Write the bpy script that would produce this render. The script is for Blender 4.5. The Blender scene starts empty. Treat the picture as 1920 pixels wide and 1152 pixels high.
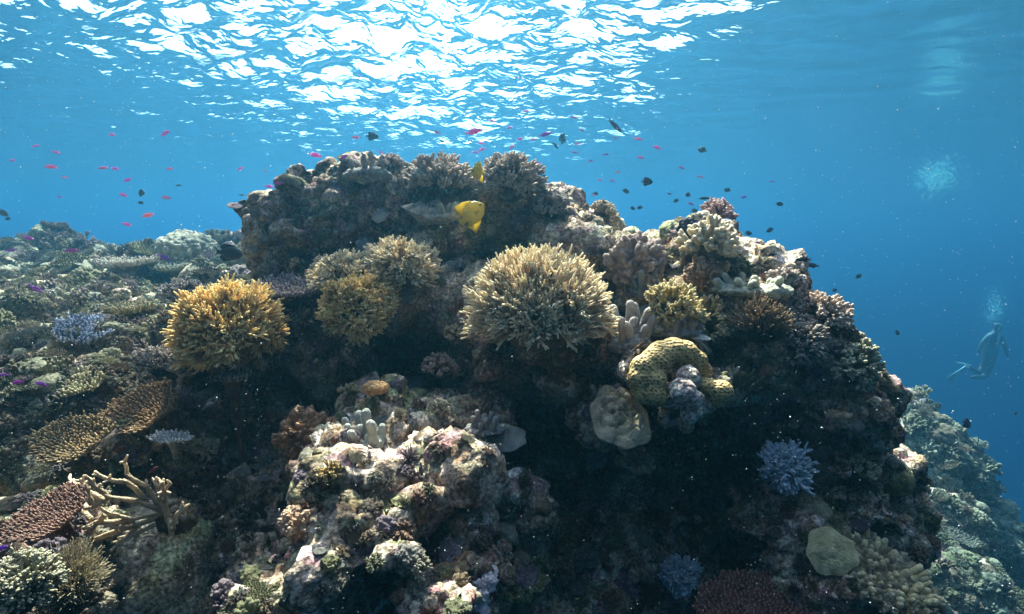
import bpy, math, random, time
import numpy as np
from mathutils import Vector, Matrix, noise
from mathutils.bvhtree import BVHTree
from mathutils import bvhtree
R = math.radians
PI = math.pi
scene = bpy.context.scene
COL = scene.collection
T0 = time.time()

# ------------------------------------------------------------------ camera
F = 1060.0                 # focal length in pixels of a 1920 wide picture
PITCH = R(6.0)
cam_d = bpy.data.cameras.new("camera")
cam_d.sensor_width = 36.0
cam_d.lens = 36.0 * F / 1920.0
cam_d.clip_start = 0.05
cam_d.clip_end = 1000
cam = bpy.data.objects.new("camera", cam_d)
cam.rotation_euler = (R(90) - PITCH, 0, 0)
COL.objects.link(cam)
scene.camera = cam
FWD = Vector((0, math.cos(PITCH), -math.sin(PITCH)))
UPV = Vector((0, math.sin(PITCH), math.cos(PITCH)))
RGT = Vector((1, 0, 0))
def P(u, v, d):
    """world point seen at pixel (u,v) of the 1920x1152 frame, d metres deep"""
    return RGT * ((u - 960) / F * d) + UPV * (-(v - 576) / F * d) + FWD * d
def pxm(d):
    return d / F           # metres per pixel at depth d

# ------------------------------------------------------------------ light
SUN_EL, SUN_AZ = R(56), R(-11)      # azimuth from +Y towards +X
world = bpy.data.worlds.new("World")
scene.world = world
world.use_nodes = True
wn = world.node_tree
bg = wn.nodes["Background"]
sky = wn.nodes.new("ShaderNodeTexSky")
sky.sky_type = 'NISHITA'
sky.sun_disc = False
sky.dust_density = 4.0
sky.air_density = 1.0
sky.ozone_density = 0.0
sky.sun_elevation = SUN_EL
sky.sun_rotation = SUN_AZ
wn.links.new(sky.outputs[0], bg.inputs[0])
bg.inputs[1].default_value = 0.085
sun_d = bpy.data.lights.new("sun", 'SUN')
sun_d.energy = 5.0
sun_d.angle = R(0.6)
sun_d.color = (1.0, 0.90, 0.74)
sun = bpy.data.objects.new("sun", sun_d)
sdir = Vector((math.sin(SUN_AZ) * math.cos(SUN_EL), math.cos(SUN_AZ) * math.cos(SUN_EL), math.sin(SUN_EL)))
sun.rotation_euler = sdir.to_track_quat('Z', 'Y').to_euler()
COL.objects.link(sun)
scene.view_settings.view_transform = 'Standard'
scene.view_settings.look = 'None'
scene.view_settings.exposure = 3.15
scene.view_settings.gamma = 1.0
scene.render.engine = 'CYCLES'
cy = scene.cycles
cy.use_denoising = True
cy.max_bounces = 6
cy.diffuse_bounces = 2
cy.glossy_bounces = 2
cy.transmission_bounces = 3
cy.volume_bounces = 1
cy.transparent_max_bounces = 12
cy.sample_clamp_indirect = 4
cy.caustics_reflective = False
cy.caustics_refractive = False

# ------------------------------------------------------------------ helpers
def mat_new(name):
    m = bpy.data.materials.new(name)
    m.use_nodes = True
    nt = m.node_tree
    return m, nt, nt.nodes, nt.links, nt.nodes["Principled BSDF"]
def ramp(n, stops, interp='LINEAR'):
    r = n.new("ShaderNodeValToRGB")
    r.color_ramp.interpolation = interp
    e = r.color_ramp.elements
    while len(e) > 1:
        e.remove(e[-1])
    e[0].position = stops[0][0]; e[0].color = (*stops[0][1], 1)
    for p, c in stops[1:]:
        k = e.new(p); k.color = (*c, 1)
    return r
def mesh_obj(name, verts, faces, mat, parent=None, attrs=None, smooth=True):
    me = bpy.data.meshes.new(name)
    verts = np.asarray(verts, dtype=np.float32)
    if isinstance(faces, np.ndarray):
        k = faces.shape[1]
        me.vertices.add(len(verts)); me.vertices.foreach_set("co", verts.ravel())
        me.loops.add(faces.size); me.loops.foreach_set("vertex_index", faces.ravel().astype(np.int32))
        me.polygons.add(len(faces))
        me.polygons.foreach_set("loop_start", np.arange(0, faces.size, k, dtype=np.int32))
        me.update(calc_edges=True)
        me.validate()
    else:
        me.from_pydata([tuple(v) for v in verts], [], [list(f) for f in faces])
        me.update()
    if smooth:
        me.polygons.foreach_set("use_smooth", np.ones(len(me.polygons), dtype=bool))
    if attrs:
        for an, av in attrs.items():
            a = me.attributes.new(an, 'FLOAT', 'POINT')
            a.data.foreach_set("value", np.asarray(av, dtype=np.float32))
    me.materials.append(mat)
    o = bpy.data.objects.new(name, me)
    COL.objects.link(o)
    if parent: o.parent = parent
    return o
def tag(o, label=None, cat=None, group=None, kind=None):
    if label: o["label"] = label
    if cat: o["category"] = cat
    if group: o["group"] = group
    if kind: o["kind"] = kind
    return o
def empty(name, loc=(0, 0, 0), rot=None):
    o = bpy.data.objects.new(name, None)
    o.empty_display_size = 0.05
    o.location = loc
    if rot is not None:
        o.rotation_mode = 'QUATERNION'; o.rotation_quaternion = rot
    COL.objects.link(o)
    return o

def hash3(ix, iy, iz, k):
    h = (ix * 374761393 + iy * 668265263 + iz * 2147483647 + k * 1274126177) & 0xffffffff
    h = ((h ^ (h >> 13)) * 1274126177) & 0xffffffff
    h = ((h ^ (h >> 16)) * 2246822519) & 0xffffffff
    return ((h ^ (h >> 15)) & 0xffffff) / float(0xffffff)
def vor(p, s, seed=0):
    """distance to the nearest cell point, in units of cell size; p (n,3)"""
    q = p / s
    b = np.floor(q).astype(np.int64)
    best = np.full(len(p), 9.0)
    bid = np.zeros(len(p))
    for dx in (-1, 0, 1):
        for dy in (-1, 0, 1):
            for dz in (-1, 0, 1):
                c = b + np.array((dx, dy, dz))
                x, y, z = c[:, 0], c[:, 1], c[:, 2]
                pt = np.stack([x + hash3(x, y, z, 1 + seed), y + hash3(x, y, z, 2 + seed), z + hash3(x, y, z, 3 + seed)], 1)
                d = np.sqrt(((q - pt) ** 2).sum(1))
                m = d < best
                best = np.where(m, d, best)
                bid = np.where(m, hash3(x, y, z, 4 + seed), bid)
    return best, bid
def vnoise(p, s, seed=0):
    q = p / s
    b = np.floor(q).astype(np.int64)
    f = q - b
    f = f * f * (3 - 2 * f)
    r = 0
    for dx in (0, 1):
        for dy in (0, 1):
            for dz in (0, 1):
                w = (f[:, 0] if dx else 1 - f[:, 0]) * (f[:, 1] if dy else 1 - f[:, 1]) * (f[:, 2] if dz else 1 - f[:, 2])
                r = r + w * hash3(b[:, 0] + dx, b[:, 1] + dy, b[:, 2] + dz, seed + 11)
    return r * 2 - 1
def fbm(p, s, octv=4, seed=0):
    r = 0; a = 1.0
    for i in range(octv):
        r = r + a * vnoise(p, s, seed + i * 7); s *= 0.5; a *= 0.5
    return r

# ------------------------------------------------------------------ water: haze volume, surface, sea floor
SURF = 4.7
def box_mesh(name, lo, hi, mat):
    v = [(x, y, z) for x in (lo[0], hi[0]) for y in (lo[1], hi[1]) for z in (lo[2], hi[2])]
    f = [(0, 1, 3, 2), (4, 6, 7, 5), (0, 4, 5, 1), (2, 3, 7, 6), (0, 2, 6, 4), (1, 5, 7, 3)]
    return mesh_obj(name, v, f, mat, smooth=False)
hm = bpy.data.materials.new("sea_water_volume"); hm.use_nodes = True
hn = hm.node_tree; hn.nodes.clear()
ho = hn.nodes.new("ShaderNodeOutputMaterial")
pv = hn.nodes.new("ShaderNodeVolumePrincipled")
pv.inputs["Color"].default_value = (0.016, 0.065, 0.102, 1)
pv.inputs["Absorption Color"].default_value = (0.256, 0.504, 0.67, 1)
pv.inputs["Density"].default_value = 0.120
pv.inputs["Anisotropy"].default_value = 0.78
hn.links.new(pv.outputs[0], ho.inputs["Volume"])
haze = box_mesh("haze", (-401, -401, -33), (401, 401, SURF + 0.7), hm)
tag(haze, kind="stuff", label="clear blue sea water filling the whole view", cat="water")

wm = bpy.data.materials.new("water_surface"); wm.use_nodes = True
w = wm.node_tree; w.nodes.clear(); N = w.nodes.new; L = w.links.new
out = N("ShaderNodeOutputMaterial")
geo = N("ShaderNodeNewGeometry")
mp = N("ShaderNodeMapping"); mp.inputs["Scale"].default_value = (0.75, 1.5, 1.0); mp.inputs["Rotation"].default_value = (0, 0, R(14))
L(geo.outputs["Position"], mp.inputs[0])
n1 = N("ShaderNodeTexNoise"); n1.inputs["Scale"].default_value = 2.2; n1.inputs["Detail"].default_value = 2.5; n1.inputs["Roughness"].default_value = 0.52
n1.inputs["Distortion"].default_value = 0.2
L(mp.outputs[0], n1.inputs["Vector"])
bmp = N("ShaderNodeBump"); bmp.inputs["Strength"].default_value = 1.0; bmp.inputs["Distance"].default_value = 0.22
atc = N("ShaderNodeAttribute"); atc.attribute_name = "chop"
mch = N("ShaderNodeMath"); mch.operation = 'MULTIPLY'
L(n1.outputs["Fac"], mch.inputs[0]); L(atc.outputs["Fac"], mch.inputs[1])
L(mch.outputs[0], bmp.inputs["Height"])
fr = N("ShaderNodeFresnel"); fr.inputs["IOR"].default_value = 1.33
L(bmp.outputs[0], fr.inputs["Normal"])
tr = N("ShaderNodeBsdfTransparent")
rf = N("ShaderNodeBsdfRefraction"); rf.inputs["IOR"].default_value = 1.33; rf.inputs["Roughness"].default_value = 0.12
gl = N("ShaderNodeBsdfGlossy"); gl.inputs["Roughness"].default_value = 0.22; gl.inputs["Color"].default_value = (0.9, 0.9, 0.9, 1)
L(bmp.outputs[0], rf.inputs["Normal"]); L(bmp.outputs[0], gl.inputs["Normal"])
m1 = N("ShaderNodeMixShader"); m1.inputs[0].default_value = 0.2
L(tr.outputs[0], m1.inputs[1]); L(rf.outputs[0], m1.inputs[2])
m2 = N("ShaderNodeMixShader")
L(fr.outputs[0], m2.inputs[0]); L(m1.outputs[0], m2.inputs[1]); L(gl.outputs[0], m2.inputs[2])
L(m2.outputs[0], out.inputs["Surface"])

def build_surface():
    xs = np.concatenate([-np.geomspace(25, 400, 60)[::-1][:-1], np.linspace(-25, 25, 420), np.geomspace(25, 400, 60)[1:]])
    ys = np.concatenate([-np.geomspace(4, 400, 60)[::-1][:-1], np.linspace(-4, 40, 420), np.geomspace(40, 400, 70)[1:]])
    X, Y = np.meshgrid(xs, ys)
    Z = np.zeros_like(X)
    rnd = random.Random(5)
    for i in range(34):
        wl = rnd.uniform(0.45, 2.4)
        an = R(rnd.gauss(78, 38))
        amp = 0.023 * wl ** 0.95
        k = 2 * PI / wl
        ph = rnd.uniform(0, 7)
        s = np.sin(k * (X * math.cos(an) + Y * math.sin(an)) + ph + 0.6 * np.sin(k * 0.31 * (X * math.sin(an) - Y * math.cos(an)) + ph * 2))
        Z += amp * s
    fade = np.clip((90 - np.sqrt(X ** 2 + Y ** 2)) / 60, 0.03, 1)
    calm = 0.20 + 0.80 / (1 + np.exp((X - 1.5 - 0.20 * Y) / 1.8))      # flatter water out over the deep
    calm *= 0.44 + 0.76 * np.exp(-((Y - 11) / 13.0) ** 2 - ((X + 2.2) / 8.0) ** 2) + 0.5 * np.exp(-((Y - 10.5) / 3.0) ** 2 - ((X + 1.8) / 4.0) ** 2)
    Z *= calm
    Z = Z * fade + SURF
    v = np.stack([X.ravel(), Y.ravel(), Z.ravel()], 1)
    nx = len(xs); ny = len(ys)
    i = np.arange(nx * (ny - 1)).reshape(ny - 1, nx)[:, :-1].ravel()
    f = np.stack([i, i + 1, i + nx + 1, i + nx], 1)
    o = mesh_obj("water_surface", v, f, wm, None, {"chop": calm.ravel()})
    tag(o, kind="structure", label="rippled underside of the sea surface", cat="water")
build_surface()

sm, nt, n, l, b = mat_new("sand")
tn = n.new("ShaderNodeTexNoise"); tn.inputs["Scale"].default_value = 0.5; tn.inputs["Detail"].default_value = 6
cr = ramp(n, [(0.35, (0.06, 0.06, 0.05)), (0.65, (0.14, 0.13, 0.11))])
l.new(tn.outputs["Fac"], cr.inputs[0]); l.new(cr.outputs[0], b.inputs["Base Color"]); b.inputs["Roughness"].default_value = 0.9
def build_floor():
    g = np.linspace(-400, 400, 221)
    X, Y = np.meshgrid(g, g)
    p = np.stack([X.ravel(), Y.ravel(), np.zeros(X.size)], 1)
    p[:, 2] = -30 + 0.9 * fbm(p, 18, 4, 3)
    nx = len(g)
    i = np.arange(nx * (nx - 1)).reshape(nx - 1, nx)[:, :-1].ravel()
    o = mesh_obj("sea_floor", p, np.stack([i, i + 1, i + nx + 1, i + nx], 1), sm)
    tag(o, kind="structure", label="deep sandy sea floor", cat="ground")
build_floor()

# ------------------------------------------------------------------ reef rock
def reef_material(name, tones, cell=18.0, rough_bump=0.5):
    m, nt, n, l, b = mat_new(name)
    tc = n.new("ShaderNodeNewGeometry")
    big = n.new("ShaderNodeTexNoise"); big.inputs["Scale"].default_value = 4.5; big.inputs["Detail"].default_value = 7; big.inputs["Roughness"].default_value = 0.65
    l.new(tc.outputs["Position"], big.inputs["Vector"])
    cr = ramp(n, tones)
    l.new(big.outputs["Fac"], cr.inputs[0])
    # encrusting patches, cell by cell
    warp = n.new("ShaderNodeTexNoise"); warp.inputs["Scale"].default_value = 22; warp.inputs["Detail"].default_value = 3
    l.new(tc.outputs["Position"], warp.inputs["Vector"])
    wv = n.new("ShaderNodeVectorMath"); wv.operation = 'MULTIPLY_ADD'; wv.inputs[1].default_value = (0.06, 0.06, 0.06)
    l.new(warp.outputs["Color"], wv.inputs[0]); l.new(tc.outputs["Position"], wv.inputs[2])
    vo = n.new("ShaderNodeTexVoronoi"); vo.inputs["Scale"].default_value = cell
    l.new(wv.outputs[0], vo.inputs["Vector"])
    sp = n.new("ShaderNodeSeparateColor"); l.new(vo.outputs["Color"], sp.inputs[0])
    pc = ramp(n, [(0.0, (0.055, 0.05, 0.038)), (0.18, (0.12, 0.14, 0.09)), (0.34, (0.21, 0.20, 0.17)), (0.48, (0.16, 0.10, 0.14)), (0.58, (0.30, 0.29, 0.26)),
                  (0.72, (0.10, 0.075, 0.05)), (0.84, (0.20, 0.15, 0.09)), (0.93, (0.46, 0.43, 0.44)), (0.97, (0.26, 0.12, 0.16))], 'CONSTANT')
    l.new(sp.outputs[0], pc.inputs[0])
    mx = n.new("ShaderNodeMix"); mx.data_type = 'RGBA'; mx.inputs[0].default_value = 0.6
    l.new(cr.outputs[0], mx.inputs[6]); l.new(pc.outputs[0], mx.inputs[7])
    # fine speckle
    fine = n.new("ShaderNodeTexNoise"); fine.inputs["Scale"].default_value = 70; fine.inputs["Detail"].default_value = 6; fine.inputs["Roughness"].default_value = 0.7
    l.new(tc.outputs["Position"], fine.inputs["Vector"])
    fc = ramp(n, [(0.34, (0.22, 0.20, 0.19)), (0.50, (1.2, 1.2, 1.15)), (0.62, (2.4, 2.35, 2.3))])
    l.new(fine.outputs["Fac"], fc.inputs[0])
    mu = n.new("ShaderNodeMix"); mu.data_type = 'RGBA'; mu.blend_type = 'MULTIPLY'; mu.inputs[0].default_value = 1.0
    l.new(mx.outputs[2], mu.inputs[6]); l.new(fc.outputs[0], mu.inputs[7])
    zn = n.new("ShaderNodeTexNoise"); zn.inputs["Scale"].default_value = 2.1; zn.inputs["Detail"].default_value = 3; zn.inputs["Distortion"].default_value = 1.2
    l.new(tc.outputs["Position"], zn.inputs["Vector"])
    zr = ramp(n, [(0.34, (0.62, 0.72, 0.42)), (0.43, (0.95, 0.85, 0.72)), (0.50, (1.35, 1.26, 1.15)), (0.56, (1.08, 0.94, 0.88)), (0.64, (0.62, 0.50, 0.42)), (0.72, (1.0, 1.05, 0.75))])
    l.new(zn.outputs["Fac"], zr.inputs[0])
    mz = n.new("ShaderNodeMix"); mz.data_type = 'RGBA'; mz.blend_type = 'MULTIPLY'; mz.inputs[0].default_value = 1.0
    l.new(mu.outputs[2], mz.inputs[6]); l.new(zr.outputs[0], mz.inputs[7])
    l.new(mz.outputs[2], b.inputs["Base Color"])
    b.inputs["Roughness"].default_value = 0.85
    b.inputs["Specular IOR Level"].default_value = 0.15
    v2 = n.new("ShaderNodeTexVoronoi"); v2.inputs["Scale"].default_value = 62; v2.feature = 'SMOOTH_F1'
    l.new(wv.outputs[0], v2.inputs["Vector"])
    bm = n.new("ShaderNodeBump"); bm.invert = True; bm.inputs["Strength"].default_value = rough_bump; bm.inputs["Distance"].default_value = 0.02
    l.new(v2.outputs["Distance"], bm.inputs["Height"])
    b2 = n.new("ShaderNodeBump"); b2.inputs["Strength"].default_value = 0.6; b2.inputs["Distance"].default_value = 0.012
    l.new(fine.outputs["Fac"], b2.inputs["Height"]); l.new(bm.outputs[0], b2.inputs["Normal"])
    l.new(b2.outputs[0], b.inputs["Normal"])
    return m
ROCK = reef_material("reef_rock_main", [(0.30, (0.085, 0.052, 0.038)), (0.45, (0.21, 0.155, 0.115)), (0.55, (0.32, 0.255, 0.215)), (0.68, (0.14, 0.12, 0.07)), (0.8, (0.37, 0.27, 0.26))])
ROCKL = reef_material("reef_rock_pale", [(0.30, (0.08, 0.065, 0.042)), (0.45, (0.23, 0.20, 0.135)), (0.6, (0.36, 0.33, 0.24)), (0.75, (0.14, 0.13, 0.08))], 14.0)

ICO = None
def ico_unit(sub=3):
    import bmesh
    bm = bmesh.new(); bmesh.ops.create_icosphere(bm, subdivisions=sub, radius=1)
    v = np.array([x.co[:] for x in bm.verts]); f = np.array([[x.index for x in q.verts] for q in bm.faces]); bm.free()
    return v, f
IV, IF = ico_unit(3)
def blobs_to_verts(bl):
    """bl: (u,v,depth,ru_px,rv_px,rd_m[,roll])"""
    V = []; Fc = []; k = 0
    for q in bl:
        if len(q) == 2:                        # (centre, radii) in metres
            c, r = q; v = IV * np.array(r) + np.array(c)
        else:
            u, vv, d, ru, rv, rd = q[:6]
            c = np.array(P(u, vv, d)); s = pxm(d)
            v = IV * np.array((ru * s, rd, rv * s))
            if len(q) > 6:
                a = R(q[6]); ca, sa = math.cos(a), math.sin(a)
                v = np.stack([v[:, 0] * ca + v[:, 2] * sa, v[:, 1], -v[:, 0] * sa + v[:, 2] * ca], 1)
            v = v + c
        V.append(v); Fc.append(IF + k); k += len(v)
    return np.concatenate(V), np.concatenate(Fc)
ALL_BVH = []
def build_reef(name, bl, voxel, mat, label, amps=((0.30, 0.055), (0.12, 0.058), (0.055, 0.032), (0.027, 0.015)), seed=0, rough=0.05):
    v, f = blobs_to_verts(bl)
    o = mesh_obj(name, v, f, mat)
    md = o.modifiers.new("r", 'REMESH'); md.mode = 'VOXEL'; md.voxel_size = voxel
    sd = o.modifiers.new("s", 'SMOOTH'); sd.iterations = 2; sd.factor = 0.5
    dg = bpy.context.evaluated_depsgraph_get(); dg.update()
    me = bpy.data.meshes.new_from_object(o.evaluated_get(dg))
    o.modifiers.clear()
    o.data = me
    nv = len(me.vertices)
    co = np.empty(nv * 3, dtype=np.float32)
    def norms():
        a = np.empty(nv * 3, dtype=np.float32); me.vertices.foreach_get("normal", a); return a.reshape(-1, 3).astype(float)
    me.vertices.foreach_get("co", co); p = co.reshape(-1, 3).astype(float)
    p = p + norms() * (rough * 2.2 * fbm(p, 0.55, 3, seed)[:, None])
    for i, (s, a) in enumerate(amps):
        me.vertices.foreach_set("co", p.astype(np.float32).ravel()); me.update()
        nn = norms()
        # bias the swelling upwards: reef growth
        pw = p + 0.35 * s * np.stack([vnoise(p, s * 1.3, seed + 40 + i), vnoise(p, s * 1.3, seed + 50 + i), vnoise(p, s * 1.3, seed + 60 + i)], 1)
        d, bid = vor(pw, s, seed + i * 10)
        knob = np.sqrt(np.clip(1 - (d / 0.78) ** 2, 0, 1)) * (0.35 + 1.1 * bid)
        mask = np.clip(0.65 + 0.8 * vnoise(p, s * 4, seed + 90 + i), 0.1, 1.4)
        p = p + nn * (a * (knob * mask - 0.35))[:, None]
    me.vertices.foreach_set("co", p.astype(np.float32).ravel()); me.update()
    nn = norms()
    p = p + nn * (0.010 * fbm(p, 0.035, 2, seed + 5)[:, None])
    me.vertices.foreach_set("co", p.astype(np.float32).ravel()); me.update()
    me.polygons.foreach_set("use_smooth", np.ones(len(me.polygons), dtype=bool))
    me.materials.clear(); me.materials.append(mat)
    tag(o, label, None, None, "structure")
    print(name, nv, round(time.time() - T0, 1))
    ALL_BVH.append(BVHTree.FromPolygons([tuple(q) for q in p], [tuple(q.vertices) for q in me.polygons]))
    return o

main_blobs = [
    # crest, left to right
    (575, 455, 3.15, 100, 95, .42), (600, 370, 3.15, 62, 48, .25), (660, 400, 3.1, 80, 75, .35), (730, 410, 3.2, 100, 90, .4), (700, 350, 3.3, 70, 40, .2),
    (850, 435, 3.25, 130, 105, .45), (960, 440, 3.2, 90, 120, .40), (1040, 430, 3.1, 60, 85, .32), (1080, 480, 3.0, 90, 75, .35),
    (1185, 530, 3.0, 110, 95, .4), (1270, 540, 2.9, 100, 95, .4), (1370, 590, 2.7, 100, 90, .4), (1460, 650, 2.6, 95, 105, .38),
    (1520, 760, 2.5, 90, 110, .35), (1120, 440, 3.3, 40, 60, .25),
    # heart of the rock
    (960, 760, 3.55, 430, 290, .55), (900, 1080, 3.45, 600, 260, .6), (1330, 860, 3.35, 260, 260, .6), (620, 700, 3.6, 170, 200, .5),
    # right shoulder and flank
    (1590, 720, 2.55, 45, 90, .22), (1560, 900, 2.5, 85, 120, .3), (1592, 830, 2.6, 55, 60, .25), (1500, 930, 2.45, 50, 40, .2), (1530, 990, 2.4, 60, 55, .25),
    (1625, 960, 2.7, 70, 110, .25), (1662, 900, 2.6, 40, 45, .15), (1440, 960, 2.35, 75, 26, .2, -20), (1565, 1100, 2.2, 110, 80, .3), (1500, 1140, 2.3, 120, 50, .3),
    (1655, 1010, 2.5, 55, 70, .2),
    # ledge that carries the yellow and dark table colonies
    (430, 640, 2.45, 80, 60, .28), (520, 590, 2.65, 110, 45, .3), (640, 640, 2.75, 80, 60, .3), (400, 720, 2.6, 50, 80, .25), (750, 560, 2.85, 90, 60, .3),
    # ledge under the big tan colony
    (1010, 615, 2.5, 105, 50, .3), (940, 640, 2.7, 90, 90, .3), (880, 560, 2.9, 60, 60, .3), (1080, 680, 2.6, 90, 60, .3),
    # shelf with finger coral, honeycomb coral
    (1180, 655, 2.3, 70, 50, .25), (1240, 640, 2.35, 80, 50, .25), (1290, 740, 2.15, 75, 62, .2), (1140, 790, 2.25, 60, 55, .2), (1400, 690, 2.45, 90, 70, .3),
    # lower centre ridge
    (710, 775, 2.45, 62, 40, .28), (790, 780, 2.5, 80, 45, .28), (720, 815, 2.25, 62, 42, .26), (800, 830, 2.2, 85, 42, .26), (700, 885, 1.98, 75, 50, .22), (800, 890, 1.95, 88, 48, .22), (650, 945, 1.78, 80, 48, .2), (740, 950, 1.75, 95, 45, .2), (690, 1000, 1.65, 70, 30, .14), (770, 850, 2.9, 110, 60, .5), (740, 960, 2.3, 130, 70, .5),
    (880, 900, 2.1, 55, 40, .2), (600, 1010, 1.95, 60, 50, .2), (870, 980, 1.95, 45, 70, .2), (980, 980, 2.2, 50, 60, .2), (980, 1050, 2.1, 45, 40, .15),
    (850, 1085, 1.80, 75, 45, .22), (830, 1130, 1.5, 80, 40, .2), (920, 1120, 1.7, 45, 45, .2), (820, 1190, 1.7, 120, 60, .2), (900, 800, 2.4, 70, 60, .25),
    (470, 1070, 1.85, 65, 40, .22), (500, 1120, 1.6, 80, 40, .2), (560, 1140, 1.6, 80, 36, .18), (430, 1130, 1.8, 60, 50, .18), (640, 1150, 1.9, 70, 60, .2), (640, 1080, 2.3, 100, 80, .25),
    # left foreground
    (440, 790, 2.4, 50, 90, .3), (310, 790, 2.3, 130, 60, .35, -14), (150, 870, 2.2, 110, 50, .3, -10), (300, 900, 2.4, 180, 90, .35), (90, 1000, 1.8, 130, 55, .3),
    (250, 1090, 2.3, 150, 90, .3), (60, 1140, 1.6, 150, 60, .3), (400, 980, 2.3, 120, 120, .35), (560, 880, 2.5, 90, 90, .35), (500, 800, 2.7, 90, 90, .35),
    # foot
    ((-0.2, 3.1, -2.4), (2.0, 1.1, 1.5)), ((-0.5, 4.2, -2.4), (2.1, 1.6, 2.3)), ((-1.5, 2.6, -2.3), (1.5, .8, .95)),
]
def ray_blobs(u, v, bl):
    """first hit of a camera ray with the ellipsoids"""
    d = np.array(P(u, v, 1)); d /= np.linalg.norm(d); best = None
    for q in bl:
        if len(q) == 2: c, r = np.array(q[0], float), np.array(q[1], float)
        else:
            s_ = pxm(q[2]); c = np.array(P(q[0], q[1], q[2])); r = np.array((q[3] * s_, q[5], q[4] * s_))
        o_, e = -c / r, d / r
        A_, B_, C_ = e @ e, o_ @ e, o_ @ o_ - 1
        D_ = B_ * B_ - A_ * C_
        if D_ > 0:
            t = (-B_ - math.sqrt(D_)) / A_
            if t > 0 and (best is None or t < best[0]):
                p = d * t; best = (t, p, (p - c) / r ** 2)
    return best
rndM = random.Random(31)
extra = []
for i in range(620):
    u, v = rndM.uniform(455, 1700), rndM.uniform(310, 1130)
    h_ = ray_blobs(u, v, main_blobs)
    if h_ is None: continue
    if 960 < u < 1420 and v > 780 and rndM.random() < .55: continue
    nn_ = h_[2] / np.linalg.norm(h_[2])
    r = rndM.uniform(.022, .062) * (1.5 if rndM.random() < .15 else 1)
    c = h_[1] + nn_ * r * rndM.uniform(.0, .75) - np.array((0, 0, r * .2))
    extra.append((tuple(c), (r * rndM.uniform(.9, 1.5), r * rndM.uniform(.9, 1.3), r * rndM.uniform(.6, 1.0))))
main_blobs = main_blobs + extra
MAIN = build_reef("reef_rock", main_blobs, 0.0125, ROCK, "large dark reef outcrop in the middle of the picture", seed=1)

rndL = random.Random(8)
left_blobs = []
def left_top(y): return float(np.interp(y, (1.4, 1.9, 2.6, 3.3, 5.5, 7.2, 9.0), (-0.86, -0.74, -0.62, -0.50, -0.26, -0.10, -0.6)))
yy = 1.9
while yy < 8.6:
    st = 0.30 + 0.06 * yy
    xx = -1.25 * yy - 0.4
    while xx < (-0.60 * yy if yy < 3.2 else -0.30 * yy):
        left_blobs.append(((xx, yy, left_top(yy) - st * 1.05 + rndL.uniform(-.05, .03)), (st * 1.1, st * 1.1, st)))
        left_blobs.append(((xx, yy, left_top(yy) - st * 2.3), (st * 1.2, st * 1.2, st * 1.2)))
        xx += st
    yy += st
for i in range(190):
    y = rndL.uniform(1.9, 8.0); x = -rndL.uniform(.6 if y < 3.2 else .3, 1.1) * y
    r = rndL.uniform(0.07, 0.17) * (0.6 + 0.14 * y)
    left_blobs.append(((x, y, left_top(y) + rndL.uniform(-.05, .02) - r * 0.3), (r * rndL.uniform(.8, 1.3), r, r * rndL.uniform(.7, 1.1))))
left_blobs += [(120, 478, 7.2, 38, 44, .35), (210, 488, 7.5, 60, 30, .4), (300, 495, 7.4, 50, 28, .4), (352, 500, 6.6, 55, 36, .4), (45, 500, 7.0, 40, 38, .4), (420, 530, 6.0, 40, 36, .3)]
LEFT = build_reef("reef_slope", left_blobs, 0.03, ROCKL, "pale knobbly reef flat on the left", amps=((0.42, 0.13), (0.17, 0.06), (0.08, 0.028)), seed=4)

right_blobs = [(1640, 860, 5.6, 110, 110, 1.0), (1710, 850, 6.0, 65, 75, .7), (1755, 900, 6.2, 65, 90, .7), (1780, 1000, 6.0, 85, 110, .8), (1840, 1080, 6.0, 85, 100, .9), (1880, 1150, 5.6, 90, 80, .9),
               (1730, 1080, 4.2, 90, 80, .6), (1820, 1150, 4.0, 100, 60, .5), (1680, 1040, 3.6, 60, 70, .4), (1700, 1200, 3.4, 140, 80, .5), (1760, 985, 4.6, 70, 60, .4),
               ((3.4, 7.5, -4.5), (2.4, 3.0, 2.6)), ((3.3, 5.0, -4.3), (1.7, 1.8, 2.0))]
right_blobs = [q if len(q) == 2 else (q[0], q[1], q[2] * 1.75, q[3], q[4], q[5] * 1.6) for q in right_blobs]
right_blobs = right_blobs[:-2] + [((6.2, 13.0, -8.0), (4.2, 5.0, 5.0)), ((5.0, 9.0, -7.2), (2.6, 3.0, 3.6))]
RIGHT = build_reef("reef_slope", right_blobs, 0.045, ROCK, "hazy blue-green reef slope dropping away on the right", amps=((0.60, 0.20), (0.26, 0.10), (0.12, 0.045)), seed=9)
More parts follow.
